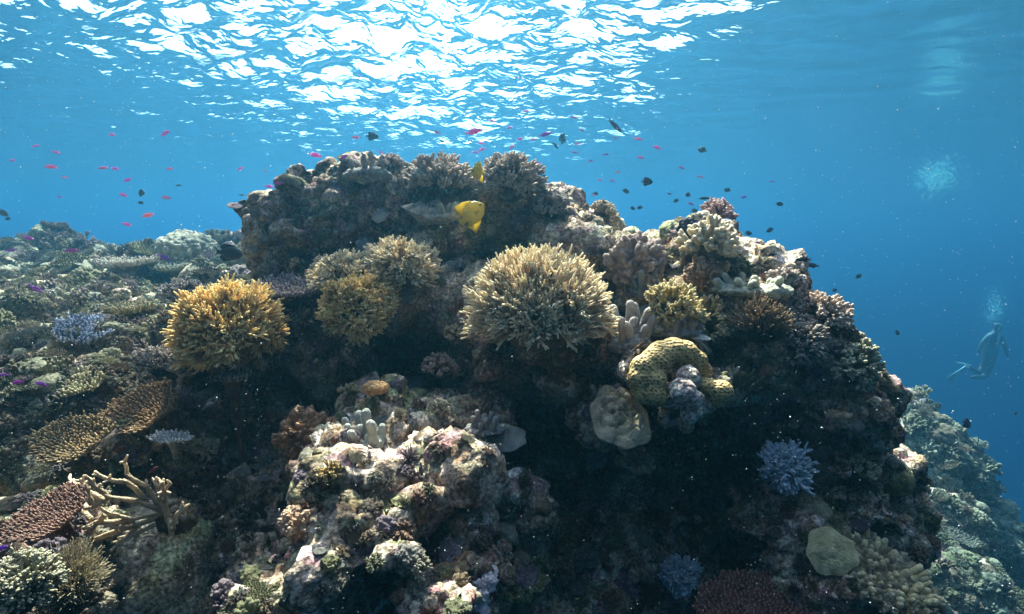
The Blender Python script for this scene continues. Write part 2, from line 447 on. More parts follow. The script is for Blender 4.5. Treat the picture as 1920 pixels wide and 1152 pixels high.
# ------------------------------------------------------------------ coral skin
def coral_material(name, bump=0.5, cell=140.0, spec=0.15, trans=0.30):
    m, nt, n, l, b = mat_new(name)
    oi = n.new("ShaderNodeObjectInfo")
    tc = n.new("ShaderNodeTexCoord")
    at = n.new("ShaderNodeAttribute"); at.attribute_name = "tip"
    no = n.new("ShaderNodeTexNoise"); no.inputs["Scale"].default_value = 16; no.inputs["Detail"].default_value = 5; no.inputs["Roughness"].default_value = 0.65
    l.new(tc.outputs["Object"], no.inputs["Vector"])
    cr = ramp(n, [(0.30, (0.42, 0.40, 0.42)), (0.5, (0.95, 0.95, 0.93)), (0.70, (1.35, 1.38, 1.25))])
    l.new(no.outputs["Fac"], cr.inputs[0])
    mu = n.new("ShaderNodeMix"); mu.data_type = 'RGBA'; mu.blend_type = 'MULTIPLY'; mu.inputs[0].default_value = 1
    l.new(oi.outputs["Color"], mu.inputs[6]); l.new(cr.outputs[0], mu.inputs[7])
    # pale growing tips
    tp = n.new("ShaderNodeMix"); tp.data_type = 'RGBA'; tp.inputs[7].default_value = (0.85, 0.74, 0.60, 1)
    tr_ = ramp(n, [(0.45, (0, 0, 0)), (1.0, (0.85, 0.85, 0.85))])
    l.new(at.outputs["Fac"], tr_.inputs[0])
    own = n.new("ShaderNodeMix"); own.data_type = 'RGBA'; own.blend_type = 'MULTIPLY'; own.inputs[0].default_value = 1; own.inputs[7].default_value = (1.9, 1.8, 1.6, 1)
    l.new(oi.outputs["Color"], own.inputs[6])
    crm = n.new("ShaderNodeMix"); crm.data_type = 'RGBA'; crm.inputs[0].default_value = .42; crm.inputs[7].default_value = (.82, .74, .62, 1)
    crm.clamp_result = True
    l.new(own.outputs[2], crm.inputs[6]); l.new(crm.outputs[2], tp.inputs[7])
    l.new(tr_.outputs[0], tp.inputs[0]); l.new(mu.outputs[2], tp.inputs[6])
    l.new(tp.outputs[2], b.inputs["Base Color"])
    b.inputs["Roughness"].default_value = 0.75
    b.inputs["Specular IOR Level"].default_value = spec
    v = n.new("ShaderNodeTexVoronoi"); v.inputs["Scale"].default_value = cell
    l.new(tc.outputs["Object"], v.inputs["Vector"])
    bm = n.new("ShaderNodeBump"); bm.invert = True; bm.inputs["Strength"].default_value = bump; bm.inputs["Distance"].default_value = 0.006
    l.new(v.outputs["Distance"], bm.inputs["Height"])
    n2 = n.new("ShaderNodeTexNoise"); n2.inputs["Scale"].default_value = 75; n2.inputs["Detail"].default_value = 4; n2.inputs["Roughness"].default_value = .7
    l.new(tc.outputs["Object"], n2.inputs["Vector"])
    b3 = n.new("ShaderNodeBump"); b3.inputs["Strength"].default_value = .7; b3.inputs["Distance"].default_value = .012
    l.new(n2.outputs["Fac"], b3.inputs["Height"]); l.new(bm.outputs[0], b3.inputs["Normal"]); l.new(b3.outputs[0], b.inputs["Normal"])
    tl = n.new("ShaderNodeBsdfTranslucent"); l.new(tp.outputs[2], tl.inputs[0])
    ms = n.new("ShaderNodeMixShader"); ms.inputs[0].default_value = trans
    ou = n["Material Output"]
    l.new(b.outputs[0], ms.inputs[1]); l.new(tl.outputs[0], ms.inputs[2]); l.new(ms.outputs[0], ou.inputs["Surface"])
    return m
SKIN = coral_material("coral_skin")
C = dict(tan=(.84, .62, .42), yellow=(.62, .36, .08), cream=(.60, .52, .38), brown=(.26, .15, .07), olive=(.20, .19, .08), mauve=(.24, .17, .22),
         grey=(.24, .22, .20), reddish=(.30, .12, .10), orange=(.44, .21, .09), white=(.62, .60, .58), pink=(.42, .25, .24), green=(.18, .24, .12),
         blue=(.26, .34, .46), purple=(.17, .13, .17), gold=(.86, .54, .20))

# ------------------------------------------------------------------ generators (metres, z up, origin at the base)
def tubes(lst, sides=5):
    """lst: (points (k,3), radii (k,), tip0, tip1)"""
    V = []; Fq = []; A = []; k0 = 0
    ang = np.arange(sides) * 2 * PI / sides
    ca, sa = np.cos(ang), np.sin(ang)
    for pts, rad, t0, t1 in lst:
        pts = np.asarray(pts, float); rad = np.asarray(rad, float)
        d = pts[-1] - pts[-2]; d /= (np.linalg.norm(d) + 1e-9)
        r = rad[-1]
        pts = np.vstack([pts, pts[-1] + d * r * 0.55, pts[-1] + d * r * 0.85])
        rad = np.append(rad, [r * 0.72, r * 0.12])
        k = len(pts)
        tg = np.gradient(pts, axis=0); tg /= (np.linalg.norm(tg, axis=1)[:, None] + 1e-9)
        ref = np.array((0.3, 0.9, 0.1)) if abs(tg[0][1]) < 0.8 else np.array((1.0, 0.1, 0.2))
        a = np.cross(tg, ref); a /= (np.linalg.norm(a, axis=1)[:, None] + 1e-9)
        c = np.cross(tg, a)
        ring = pts[:, None, :] + rad[:, None, None] * (a[:, None, :] * ca[None, :, None] + c[:, None, :] * sa[None, :, None])
        V.append(ring.reshape(-1, 3))
        t = np.linspace(t0, t1, k)
        A.append(np.repeat(t, sides))
        i = np.arange(k - 1)[:, None] * sides; j = np.arange(sides)[None, :]; j2 = (j + 1) % sides
        q = np.stack([i + j, i + j2, i + sides + j2, i + sides + j], -1).reshape(-1, 4) + k0
        Fq.append(q); k0 += k * sides
    return np.concatenate(V), np.concatenate(Fq), np.concatenate(A)
def unit(v):
    v = np.asarray(v, float); return v / (np.linalg.norm(v) + 1e-9)
def g_thicket(rx, ry, rz, n, br, seed, lo=-25, subs=3, start=.66, arch=.2, jit=.13, sides=5, sublen=.5):
    rs = np.random.RandomState(seed)
    T = []
    zlo = math.sin(R(lo))
    for i in range(n):
        z = zlo + (1 - zlo) * ((i + .5) / n); ph = i * 2.39996 + rs.uniform(-.3, .3)
        z = min(.999, max(-.999, z + rs.uniform(-.04, .04)))
        rr = math.sqrt(1 - z * z)
        d = np.array((rr * math.cos(ph), rr * math.sin(ph), z))
        k = rs.uniform(1 - jit * 2, 1 + jit) * (1 + .13 * math.sin(3.1 * d[0] + seed) * math.cos(4.3 * d[1] + 2.2 * seed) + .08 * math.sin(9 * d[0] + 7 * d[2] + seed))
        E = d * np.array((rx, ry, rz)) * k
        S = E * start * rs.uniform(.7, 1.1) - np.array((0, 0, rz * .12))
        up = np.array((0, 0, 1.0))
        L = np.linalg.norm(E - S)
        M = (S + E) / 2 + (rs.uniform(-1, 1, 3) * .17 - up * arch * .5) * L
        E2 = E + up * arch * .25 * L + rs.uniform(-1, 1, 3) * .12 * L
        ts = np.linspace(0, 1, 5)[:, None]
        pts = (1 - ts) ** 2 * S + 2 * ts * (1 - ts) * M + ts ** 2 * E2
        r0 = br * rs.uniform(.8, 1.2)
        T.append((pts, np.linspace(r0 * 1.3, r0 * .70, 5), 0.1, 1.0))
        for s in range(subs):
            t = rs.uniform(.2, .85)
            B = ((1 - t) ** 2 * S + 2 * t * (1 - t) * M + t ** 2 * E2)
            dd = unit(unit(E2 - S) + rs.uniform(-1, 1, 3) * .75 + up * .25)
            l2 = L * sublen * rs.uniform(.6, 1.2)
            p2 = np.stack([B, B + dd * l2 * .5, B + unit(dd + up * .35 + .3 * unit(E2 - S)) * l2])
            T.append((p2, np.array((r0 * .85, r0 * .8, r0 * .6)), .3 + .4 * t, 1.0))
    return tubes(T, sides)
def g_acro(rx, ry, rz, ns, br, seed, lo=-25, tips=7, spread=.8, core=.80, arch=.25, twigs=2):
    """forking colony: stems from the middle, each opening into a tuft of blunt tips"""
    rs = np.random.RandomState(seed)
    T = []
    zlo = math.sin(R(lo)); up = np.array((0, 0, 1.0)); rad = np.array((rx, ry, rz)); Rm = (rx * ry * rz) ** (1 / 3)
    for i in range(ns):
        z = zlo + (1 - zlo) * ((i + .5) / ns); ph = i * 2.39996 + rs.uniform(-.35, .35)
        z = min(.999, max(-.999, z + rs.uniform(-.06, .06)))
        rr = math.sqrt(1 - z * z)
        d = np.array((rr * math.cos(ph), rr * math.sin(ph), z))
        k = core * rs.uniform(.86, 1.08) * (1 + .14 * math.sin(3.1 * d[0] + seed) * math.cos(4.3 * d[1] + 2.2 * seed))
        S = d * rad * .25; E = d * rad * k
        M = (S + E) / 2 + rs.uniform(-1, 1, 3) * .12 * Rm
        T.append((np.stack([S, M, E]), np.array((br * 2.0, br * 1.7, br * 1.35)), .0, .3))
        D0 = unit(unit(d * rad) + up * arch)
        a = unit(np.cross(D0, (.31, .52, .79))); b = np.cross(D0, a)
        for t in range(tips):
            an = t * 2 * PI / max(1, tips - 1) + rs.uniform(-.5, .5)
            sp = 0 if t == 0 else spread * rs.uniform(.5, 1.15)
            dd = unit(D0 + (a * math.cos(an) + b * math.sin(an)) * sp)
            L = (1.06 - core) * Rm * rs.uniform(.8, 1.5)
            st = E - D0 * L * rs.uniform(0, .6)
            en = st + unit(dd + up * .15) * L
            mid = (st + en) / 2 + (dd - D0) * L * .12 + rs.uniform(-1, 1, 3) * .05 * L
            T.append((np.stack([st, mid, en]), np.array((br * 1.15, br * 1.0, br * .68)), .3, 1.0))
            for w_ in range(twigs):
                q = rs.uniform(.25, .75); B = st + (en - st) * q
                d3 = unit(dd + rs.uniform(-1, 1, 3) * .8 + up * .15); l3 = L * rs.uniform(.28, .5)
                T.append((np.stack([B, B + d3 * l3 * .55, B + unit(d3 + dd * .4) * l3]), np.array((br * .85, br * .8, br * .6)), .3 + .5 * q, 1.0))
    return tubes(T, 5)
def g_table(rx, ry, n, h, br, seed, bowl=.10, stem=.12, lean=.5):
    """returns plate mesh (v,f) and branchlets (v,f,a)"""
    rs = np.random.RandomState(seed)
    na = 40
    th = np.arange(na) * 2 * PI / na
    rim = 1 + .07 * np.sin(3 * th + seed) + .05 * np.sin(5 * th + 2 * seed) + .04 * np.sin(9 * th + seed * 3) + .03 * rs.uniform(-1, 1, na)
    prof = [(0.02, 0.0), (.5, .25), (.85, .7), (1.0, 1.0), (1.0, 1.0), (.93, .93), (.6, .35), (.25, -.3), (.13, -1.0), (.15, -1.6)]
    V = []
    hb = rx * bowl
    for j, (r, z) in enumerate(prof):
        if j <= 3: zz = hb * z ** 2 * 1.0
        elif j == 4: zz = hb - rx * .035
        elif j == 5: zz = hb * .8 - rx * .06
        else: zz = hb * max(z, 0) - rx * .07 + min(z, 0) * stem
        rr = r * rim if r > .3 else r * np.ones(na)
        V.append(np.stack([rx * rr * np.cos(th), ry * rr * np.sin(th), np.full(na, zz) + rx * .012 * rs.uniform(-1, 1, na)], 1))
    V = np.concatenate(V)
    i = np.arange(len(prof) - 1)[:, None] * na; j = np.arange(na)[None, :]; j2 = (j + 1) % na
    F_ = np.stack([i + j, i + na + j, i + na + j2, i + j2], -1).reshape(-1, 4)
    T = []
    for q in range(n):
        r = math.sqrt((q + .5) / n) * rs.uniform(.95, 1.03); a = q * 2.39996
        k = np.interp(a % (2 * PI), np.append(th, 2 * PI), np.append(rim, rim[0]))
        x, y = rx * r * k * math.cos(a), ry * r * k * math.sin(a)
        z = hb * r * r - .004
        o = np.array((math.cos(a), math.sin(a), 0)) * lean * r ** 2
        d = unit(np.array((0, 0, 1.0)) + o + rs.uniform(-.18, .18, 3))
        hh = h * rs.uniform(.65, 1.2)
        B = np.array((x, y, z))
        T.append((np.stack([B, B + d * hh * .5, B + d * hh]), np.array((br * 1.2, br, br * .65)), .2, 1.0))
        for s in range(2):
            d2 = unit(d + rs.uniform(-1, 1, 3) * .8)
            b2 = B + d * hh * rs.uniform(.25, .6)
            T.append((np.stack([b2, b2 + d2 * hh * .22, b2 + unit(d2 + d) * hh * .45]), np.array((br * .8, br * .75, br * .5)), .4, .95))
    return (V, F_), tubes(T, 5)
IV4, IF4 = ico_unit(5)
IV5, IF5 = ico_unit(6)
def g_lump(rx, ry, rz, amps, seed, hi=True, rough=.1, flat=True):
    v0, f = (IV5, IF5) if hi else (IV4, IF4)
    rad = np.array((rx, ry, rz)); p = v0 * rad
    nn = v0 / rad; nn /= np.linalg.norm(nn, axis=1)[:, None]
    R0 = (rx * ry * rz) ** (1 / 3)
    off = np.array((seed * 3.7, seed * 1.3, seed * 2.1))
    p = p + nn * (rough * R0 * fbm(p + off, R0 * 1.2, 3, seed))[:, None]
    tip = np.zeros(len(p))
    for i, (s, a) in enumerate(amps):
        pw = p + off + .25 * s * R0 * np.stack([vnoise(p, s * R0, 40 + i), vnoise(p, s * R0, 50 + i), vnoise(p, s * R0, 60 + i)], 1)
        d, bid = vor(pw, s * R0, seed + i * 10)
        kn = np.sqrt(np.clip(1 - (d / .72) ** 2, 0, 1)) * (.5 + .9 * bid)
        dirn = unit_rows(nn + np.array((0, 0, .35)))
        p = p + dirn * (a * R0 * (kn - .3))[:, None]
        tip = tip * .5 + kn * .55
    return p, f, np.clip(tip, 0, .85)
def unit_rows(a):
    return a / (np.linalg.norm(a, axis=1)[:, None] + 1e-9)
def g_fingers(n, rx, ry, h, r, seed, lean=.35):
    rs = np.random.RandomState(seed); out = []
    for i in range(n):
        q = math.sqrt((i + .3) / n); a = i * 2.39996 + rs.uniform(-.4, .4)
        B = np.array((rx * q * math.cos(a), ry * q * math.sin(a), -h * .25))
        d = unit(np.array((math.cos(a) * q * lean, math.sin(a) * q * lean, 1)) + rs.uniform(-.16, .16, 3))
        hh = h * rs.uniform(.5, 1.25) + h * .25; rr = r * rs.uniform(.75, 1.25)
        k = 8; ts = np.linspace(0, 1, k)
        bend = rs.uniform(-1, 1, 3) * .12 * hh
        pts = B + d * hh * ts[:, None] + bend * (ts[:, None] ** 2)
        rad = rr * (1.15 - .28 * ts) * (1 + .10 * np.sin(ts * 9 + i)) 
        T = [(pts, rad, .05, .75)]
        if rs.rand() < .35:
            t = rs.uniform(.35, .6); b2 = B + d * hh * t
            d2 = unit(d + rs.uniform(-1, 1, 3) * .9)
            T.append((np.stack([b2, b2 + d2 * hh * .15, b2 + unit(d2 + d) * hh * .32]), np.array((rr * .8, rr * .8, rr * .7)), .3, .75))
        out.append(tubes(T, 9))
    return out
def join(parts):
    V = []; Fc = []; A = []; k = 0
    for v, f, a in parts:
        V.append(v); A.append(a)
        Fc.append(f + k); k += len(v)
    return np.concatenate(V), np.concatenate(Fc), np.concatenate(A)
def part(name, geo, col, parent, mat=None, label=None):
    v, f = geo[0], geo[1]
    a = geo[2] if len(geo) > 2 else np.zeros(len(v))
    o = mesh_obj(name, v, f, mat or SKIN, parent, {"tip": a})
    o.color = (*col, 1)
    if label: o["label"] = label
    return o
def hit(u, v):
    d = (P(u, v, 1)).normalized(); best = None
    for i, t in enumerate(ALL_BVH):
        h = t.ray_cast(Vector((0, 0, 0)), d, 60)
        if h[0] is not None and (best is None or h[3] < best[3]): best = (h[0], h[1], i, h[3])
    if best is None: return None
    dep = best[0].dot(FWD)
    return best[0], best[1], best[2], dep
def axis_rot(ax, spin=0):
    q = Vector((0, 0, 1)).rotation_difference(Vector(ax).normalized())
    from mathutils import Quaternion
    return q @ Quaternion((0, 0, 1), spin)
LAND = []          # (u, v, name) landmarks for labels
def root(name, u, v, d, label, cat, ax=(0, 0, 1), spin=0, group=None, land=None, snap=.35):
    h = hit(u, v)
    if h:
        dh = h[3]
        if d > dh - .02: d = dh - .02
        if d < dh - .30: print("GAP", name, u, v, "want", round(d, 2), "rock", round(dh, 2))
        if snap and d < dh - snap: d = dh - snap * .6
    else: print("NOHIT", name, u, v)
    o = empty(name, P(u, v, d), axis_rot(ax, spin))
    tag(o, label, cat, group)
    LAND.append((u, v, land or label))
    return o, d

# ------------------------------------------------------------------ the big colonies
def thicket(u, v, d, rx, rz, ry, n, br, col, label, land, seed, ax=(0, 0, 1), name="branching_coral", basecol=None, group="branching corals", **kw):
    o, d = root(name, u, v, d, label, "coral", ax, group=group, land=land)
    s = pxm(d)
    rx, rz = rx * s, rz * s
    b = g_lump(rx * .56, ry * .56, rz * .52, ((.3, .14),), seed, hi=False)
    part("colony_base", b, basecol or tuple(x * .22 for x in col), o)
    if name == "branching_coral":
        part("branch_cluster", g_acro(rx, ry, rz, max(18, int(n * .55)), br, seed, lo=kw.get("lo", -25), tips=7, arch=kw.get("arch", .25), twigs=2), col, o)
    else:
        part("branch_cluster", g_thicket(rx, ry, rz, int(n * 2.3), br, seed, **kw), col, o)
    return o
def table(u, v, d, rx, ry, n, h, br, col, label, land, seed, ax=(0, 0, 1), platecol=None, group="table corals", **kw):
    o, d = root("table_coral", u, v, d, label, "coral", ax, group=group, land=land)
    s = pxm(d); rx = rx * s
    pl, bl = g_table(rx, ry, n, h, br, seed, **kw)
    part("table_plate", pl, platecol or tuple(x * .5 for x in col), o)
    part("branchlet_cover", bl, col, o)
    return o
thicket(1012, 590, 2.12, 138, 118, .25, 460, .0046, C['tan'], "big domed pale tan branching coral above the dark overhang in the centre", "big tan branching coral", 3, subs=4, lo=-22, start=.6, arch=.3)
thicket(425, 622, 2.12, 90, 90, .20, 380, .0044, (.92, .58, .24), "bright yellow branching coral left of the dark flat table coral", "bright yellow branching coral", 5, ax=(-.40, -.45, 1), subs=3, lo=-18, start=.6)
thicket(648, 520, 2.42, 66, 44, .14, 180, .0046, C['tan'], "tan branching coral behind and right of the dark flat table coral", "tan coral behind the table", 7, ax=(-.2, -.2, 1), subs=3, lo=-20)
thicket(668, 585, 2.30, 66, 70, .14, 250, .0047, C['gold'], "golden branching coral drooping over the cave edge right of the table coral", "golden drooping branching coral", 9, ax=(.1, -.75, 1), subs=3, lo=-18)
thicket(755, 505, 2.60, 72, 54, .17, 210, .0047, C['tan'], "spreading tan branching coral below the pale crest, topmost of the ledge thickets", "uppermost tan coral", 11, ax=(.25, -.1, 1), subs=3, lo=-20)
thicket(705, 560, 2.36, 44, 46, .12, 110, .0048, (.84, .56, .26), "honey-coloured branching coral squeezed between the golden drooping and uppermost tan corals", "honey-coloured branching coral", 61, ax=(.25, -.5, 1), lo=-20)
thicket(612, 512, 2.44, 36, 30, .10, 80, .0048, (.74, .50, .34), "low pinkish-tan branching coral at the left end of the ledge thickets", "low pinkish-tan ledge coral", 63, ax=(-.3, -.4, 1), lo=-15)
thicket(492, 620, 2.26, 44, 60, .12, 120, .0046, (.80, .48, .16), "dark golden branching coral drooping between the bright yellow coral and the cave", "dark golden drooping coral", 65, ax=(.2, -.7, 1), lo=-20)
thicket(1262, 578, 2.32, 58, 42, .13, 80, .0062, (.50, .40, .17), "loose yellowish branching coral above the honeycomb coral", "loose yellowish branching coral", 13, subs=2, lo=-15, ax=(.1, -.3, 1))
thicket(1330, 600, 2.28, 46, 40, .12, 60, .0062, (.44, .34, .15), "loose yellowish branching coral just left of the fine brown bush", "right loose yellowish coral", 14, subs=2, lo=-25, ax=(.2, -.4, 1))
thicket(1425, 612, 2.26, 56, 54, .13, 330, .0028, (.26, .17, .08), "fine-haired brown bushy coral on the right shoulder", "fine brown bushy coral", 15, subs=2, lo=0, start=.2, name="bushy_coral", group="bushy corals", sublen=.2)
thicket(1536, 590, 2.40, 56, 36, .15, 95, .0075, (.44, .33, .27), "pale pinkish stubby branching coral at the right silhouette edge", "pinkish stubby edge coral", 17, subs=2, lo=-15, ax=(.4, -.1, 1), sublen=.25)
thicket(1130, 402, 3.05, 26, 24, .07, 70, .0055, (.40, .32, .22), "small fan-shaped bush coral on the right step of the crest", "small fan-shaped bush coral", 19, subs=2, lo=15, ax=(.3, -.1, 1))
thicket(1330, 468, 2.72, 50, 56, .13, 60, .0118, C['cream'], "cream coral with thick blunt fingers standing on the right ridge", "cream thick-fingered coral", 21, subs=3, lo=-5, ax=(.1, 0, 1), sublen=.36, group=None)
thicket(1344, 404, 2.98, 32, 30, .09, 55, .0085, C['pink'], "pinkish knobby branching coral just above the cream thick-fingered coral", "pinkish knobby coral on the ridge top", 23, subs=3, lo=-10, sublen=.3)
thicket(828, 350, 3.05, 64, 54, .16, 150, .0078, (.40, .31, .26), "pale-tipped bushy coral on the crest left of the upper yellow fish", "pale-tipped crest coral", 25, subs=3, lo=-5, sublen=.25)
thicket(958, 348, 3.05, 62, 56, .16, 170, .0072, (.33, .26, .22), "brown-grey domed bushy coral on the crest right of the upper yellow fish", "domed crest coral", 27, subs=3, lo=-20, sublen=.25)
thicket(735, 312, 3.15, 24, 22, .07, 45, .006, (.34, .26, .24), "small spiky coral on the crest between the grey fingers and the pale-tipped bush", "small spiky crest coral", 29, subs=2, lo=0)
thicket(1030, 395, 3.05, 34, 40, .09, 90, .006, (.20, .16, .16), "dark shaggy coral hanging under the right end of the crest", "dark shaggy crest coral", 31, subs=2, lo=-20)
thicket(1468, 528, 2.55, 34, 24, .09, 60, .0065, (.42, .33, .30), "small pinkish spiky coral where the right ridge steps down", "small pinkish step coral", 33, subs=2, lo=-10)
thicket(1605, 690, 2.42, 34, 58, .08, 90, .0078, (.28, .28, .17), "olive knobby-fingered coral standing against the open blue water", "olive knobby coral on the blue edge", 35, subs=3, lo=-40, sublen=.3, ax=(.5, 0, 1))
thicket(1500, 640, 2.35, 50, 46, .12, 110, .0062, (.30, .24, .20), "dull brown shaggy coral below the pinkish stubby edge coral", "dull brown shaggy coral", 37, subs=2, lo=-50, ax=(.3, -.4, 1))
thicket(290, 690, 2.55, 42, 38, .10, 110, .0046, (.36, .28, .24), "pale feathery pinkish coral between the left reef and the dark cave", "pale feathery pinkish coral", 39, subs=2, lo=0)
thicket(372, 690, 2.35, 42, 36, .10, 90, .0058, (.24, .20, .12), "brown-green bush coral under the left end of the yellow coral", "brown-green bush coral", 41, subs=3, lo=-10)
thicket(345, 560, 3.70, 40, 34, .15, 140, .0065, (.15, .12, .13), "dark brown bush coral behind the yellow coral on the left reef", "dark brown bush coral", 43, subs=2, lo=0)
thicket(132, 1110, 1.22, 60, 84, .08, 520, .0013, (.27, .22, .12), "olive-brown hairy soft coral in the bottom left corner", "hairy soft coral", 45, subs=2, lo=5, start=.15, name="soft_coral", group="soft corals", sublen=.25, arch=-.2)
thicket(655, 735, 2.12, 24, 14, .04, 30, .0028, (.46, .34, .18), "tiny yellowish twig coral at the left tip of the lower ridge", "tiny yellowish twig coral", 47, subs=3, lo=0)
thicket(825, 690, 2.35, 34, 26, .07, 60, .0062, (.36, .20, .15), "small rusty-pink knobby coral under the cave roof", "small rusty-pink coral", 49, subs=3, lo=-20)
thicket(620, 885, 2.05, 22, 22, .05, 35, .0022, (.40, .27, .08), "tiny golden twiggy coral in the shade left of the lower ridge", "tiny golden twiggy coral", 51, subs=3, lo=-30)
thicket(853, 625, 2.35, 20, 17, .05, 50, .0048, (.42, .29, .16), "small round tan tuft coral left of and below the big tan coral", "small tan tuft coral", 53, subs=3, lo=-40)
thicket(1610, 885, 2.30, 34, 40, .08, 26, .0055, (.40, .38, .22), "sparse pale twig coral in the gully right of the flank", "sparse pale twig coral", 55, subs=3, lo=0)
thicket(40, 1110, 1.22, 62, 72, .09, 190, .0040, (.22, .21, .13), "pale-tipped stubby coral cushion in the bottom left corner", "pale-tipped stubby cushion", 57, subs=2, lo=-5, sublen=.2)

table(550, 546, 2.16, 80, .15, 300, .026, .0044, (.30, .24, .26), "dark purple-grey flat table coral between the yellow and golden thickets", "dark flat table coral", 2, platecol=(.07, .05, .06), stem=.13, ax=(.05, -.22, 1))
table(262, 772, 2.0, 88, .105, 330, .018, .0032, (.36, .22, .11), "brown tilted table coral, upper right of the two joined brown tables", "upper brown table coral", 4, ax=(-.38, -.85, 1), stem=.1)
table(136, 824, 1.85, 76, .085, 300, .016, .0030, (.38, .27, .14), "brown table coral with pale rim, lower left of the two joined brown tables", "lower brown table coral", 6, ax=(-.12, -.85, 1), stem=.1)
table(320, 822, 1.88, 40, .03, 60, .012, .0036, (.60, .58, .56), "narrow white-tipped plate coral below the upper brown table", "narrow white-tipped plate coral", 8, ax=(.05, -.35, 1), stem=.05)
table(92, 968, 1.48, 78, .085, 420, .013, .0026, (.24, .12, .09), "reddish-brown plate coral left of the staghorn coral", "reddish plate coral", 10, ax=(-.30, -.55, 1), stem=.08)
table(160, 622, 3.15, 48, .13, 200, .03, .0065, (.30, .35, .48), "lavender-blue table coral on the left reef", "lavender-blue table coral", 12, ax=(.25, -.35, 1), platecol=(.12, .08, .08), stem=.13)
table(142, 722, 2.8, 46, .08, 120, .024, .0048, (.46, .42, .27), "small cream round table coral beside the violet fish", "small cream table coral", 14, ax=(0, -.5, 1), stem=.1)
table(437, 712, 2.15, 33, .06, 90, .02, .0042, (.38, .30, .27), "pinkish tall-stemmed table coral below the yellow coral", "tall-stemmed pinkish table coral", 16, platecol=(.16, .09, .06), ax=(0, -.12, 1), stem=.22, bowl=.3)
table(237, 497, 5.2, 46, .26, 170, .05, .011, (.50, .44, .38), "pale-topped table coral in the middle of the left reef", "pale-topped table coral", 18, ax=(0, -.12, 1), stem=.2)
table(330, 503, 4.9, 44, .2, 130, .045, .011, (.30, .30, .24), "greyish table coral beneath the round dome on the left reef", "greyish left table coral", 20, ax=(0, -.2, 1), stem=.2)
table(245, 582, 3.9, 38, .12, 110, .035, .008, (.36, .30, .16), "yellow-brown table coral above the lavender-blue one", "yellow-brown left table coral", 22, ax=(0, -.1, 1), stem=.2)
table(1440, 1150, 1.62, 128, .17, 520, .016, .0042, (.30, .13, .10), "dark red-brown table coral cut by the bottom edge of the picture", "red-brown bottom table coral", 24, ax=(.05, -.25, 1), stem=.1)
table(1800, 1010, 4.6, 40, .16, 110, .03, .008, (.22, .22, .18), "hazy round table coral on the right slope", "hazy right table coral", 26, ax=(.3, -.3, 1), stem=.1)

# domes, lumps
def lump(name, u, v, d, rx, ry, rz, amps, col, label, land, cat="coral", seed=1, ax=(0, 0, 1), group=None, mat=None, hi=True, rough=.1):
    o, d = root(name, u, v, d, label, cat, ax, group=group, land=land)
    s = pxm(d)
    part("coral_head" if cat == "coral" else "rock_body", g_lump(rx * s, ry, rz * s, amps, seed, hi, rough), col, o, mat)
    return o
KN = ((.75, .34), (.26, .14))
lump("soft_coral", 570, 812, 2.15, 40, .075, 30, ((.62, .55), (.22, .22)), C['orange'], "orange-tan cauliflower soft coral glowing inside the dark cave", "orange cauliflower soft coral", seed=3, group="soft corals")
lump("soft_coral", 1322, 514, 2.62, 32, .08, 26, ((.62, .45), (.2, .16)), (.34, .20, .12), "brown-orange cauliflower soft coral below the cream thick-fingered coral", "brown-orange cauliflower coral", seed=5, group="soft corals")
lump("soft_coral", 1190, 490, 2.74, 46, .11, 38, ((.5, .42), (.2, .16)), (.32, .23, .20), "pinkish-brown cauliflower soft coral right above the big tan coral", "pinkish-brown cauliflower coral", seed=7, group="soft corals")
lump("soft_coral", 562, 978, 1.88, 26, .05, 22, ((.5, .42), (.2, .16)), (.38, .24, .15), "small peach soft coral at the left foot of the lower ridge", "small peach soft coral", seed=9, group="soft corals")
lump("boulder_coral", 352, 478, 6.3, 56, .4, 42, ((.22, .07), (.1, .05)), (.30, .29, .22), "large round domed coral on the skyline of the left reef", "round domed left coral", seed=11, group="boulder corals")
lump("boulder_coral", 1680, 895, 2.75, 26, .08, 34, ((.3, .05),), (.34, .30, .14), "yellowish cone-shaped coral head on the lower right flank", "yellowish cone-shaped coral head", seed=13, group="boulder corals", ax=(-.1, 0, 1))
lump("boulder_coral", 1518, 955, 2.25, 34, .1, 26, ((.25, .06), (.1, .03)), (.30, .26, .16), "brownish-green rounded coral head below the pale blue sponge", "brownish-green rounded coral head", seed=15, group="boulder corals")
lump("boulder", 903, 1105, 1.60, 23, .05, 25, ((.6, .35), (.2, .12)), (.62, .53, .56), "bright whitish-lilac rock at the bottom centre", "bright whitish-lilac rock", cat="rock", seed=17, rough=.9, ax=(.35, -.3, 1))
lump("boulder", 770, 722, 2.15, 30, .06, 13, ((.4, .16), (.15, .06)), (.46, .52, .56), "pale blue-white crusted rock on the top of the lower ridge", "blue-white crusted rock", cat="rock", seed=19, rough=.3)
lump("boulder", 848, 716, 2.3, 18, .04, 9, ((.4, .16), (.15, .06)), (.55, .58, .62), "small white crusted rock right of the blue-white rock", "small white crusted rock", cat="rock", seed=21, rough=.3)
lump("boulder_coral", 703, 728, 2.12, 24, .05, 12, ((.3, .10), (.12, .06)), (.52, .28, .11), "orange encrusting coral next to the tiny yellowish twig coral", "orange encrusting coral", seed=23, group="boulder corals")
lump("boulder_coral", 1240, 608, 2.3, 34, .07, 20, ((.5, .16), (.2, .06)), (.28, .29, .26), "grey-green lumpy coral between the two groups of grey fingers", "grey-green lumpy coral", seed=25, group="boulder corals")
lump("boulder_coral", 690, 465, 2.85, 24, .07, 20, ((.4, .12),), (.42, .42, .46), "pale grey lump under the crest beside the uppermost ledge coral", "pale grey lump under the crest", seed=27, group="boulder corals")
lump("boulder_coral", 1290, 430, 3.0, 16, .05, 18, ((.5, .5),), (.05, .05, .08), "dark spiky coral head on the skyline left of the cream coral", "dark spiky head on the skyline", seed=29, group="boulder corals")

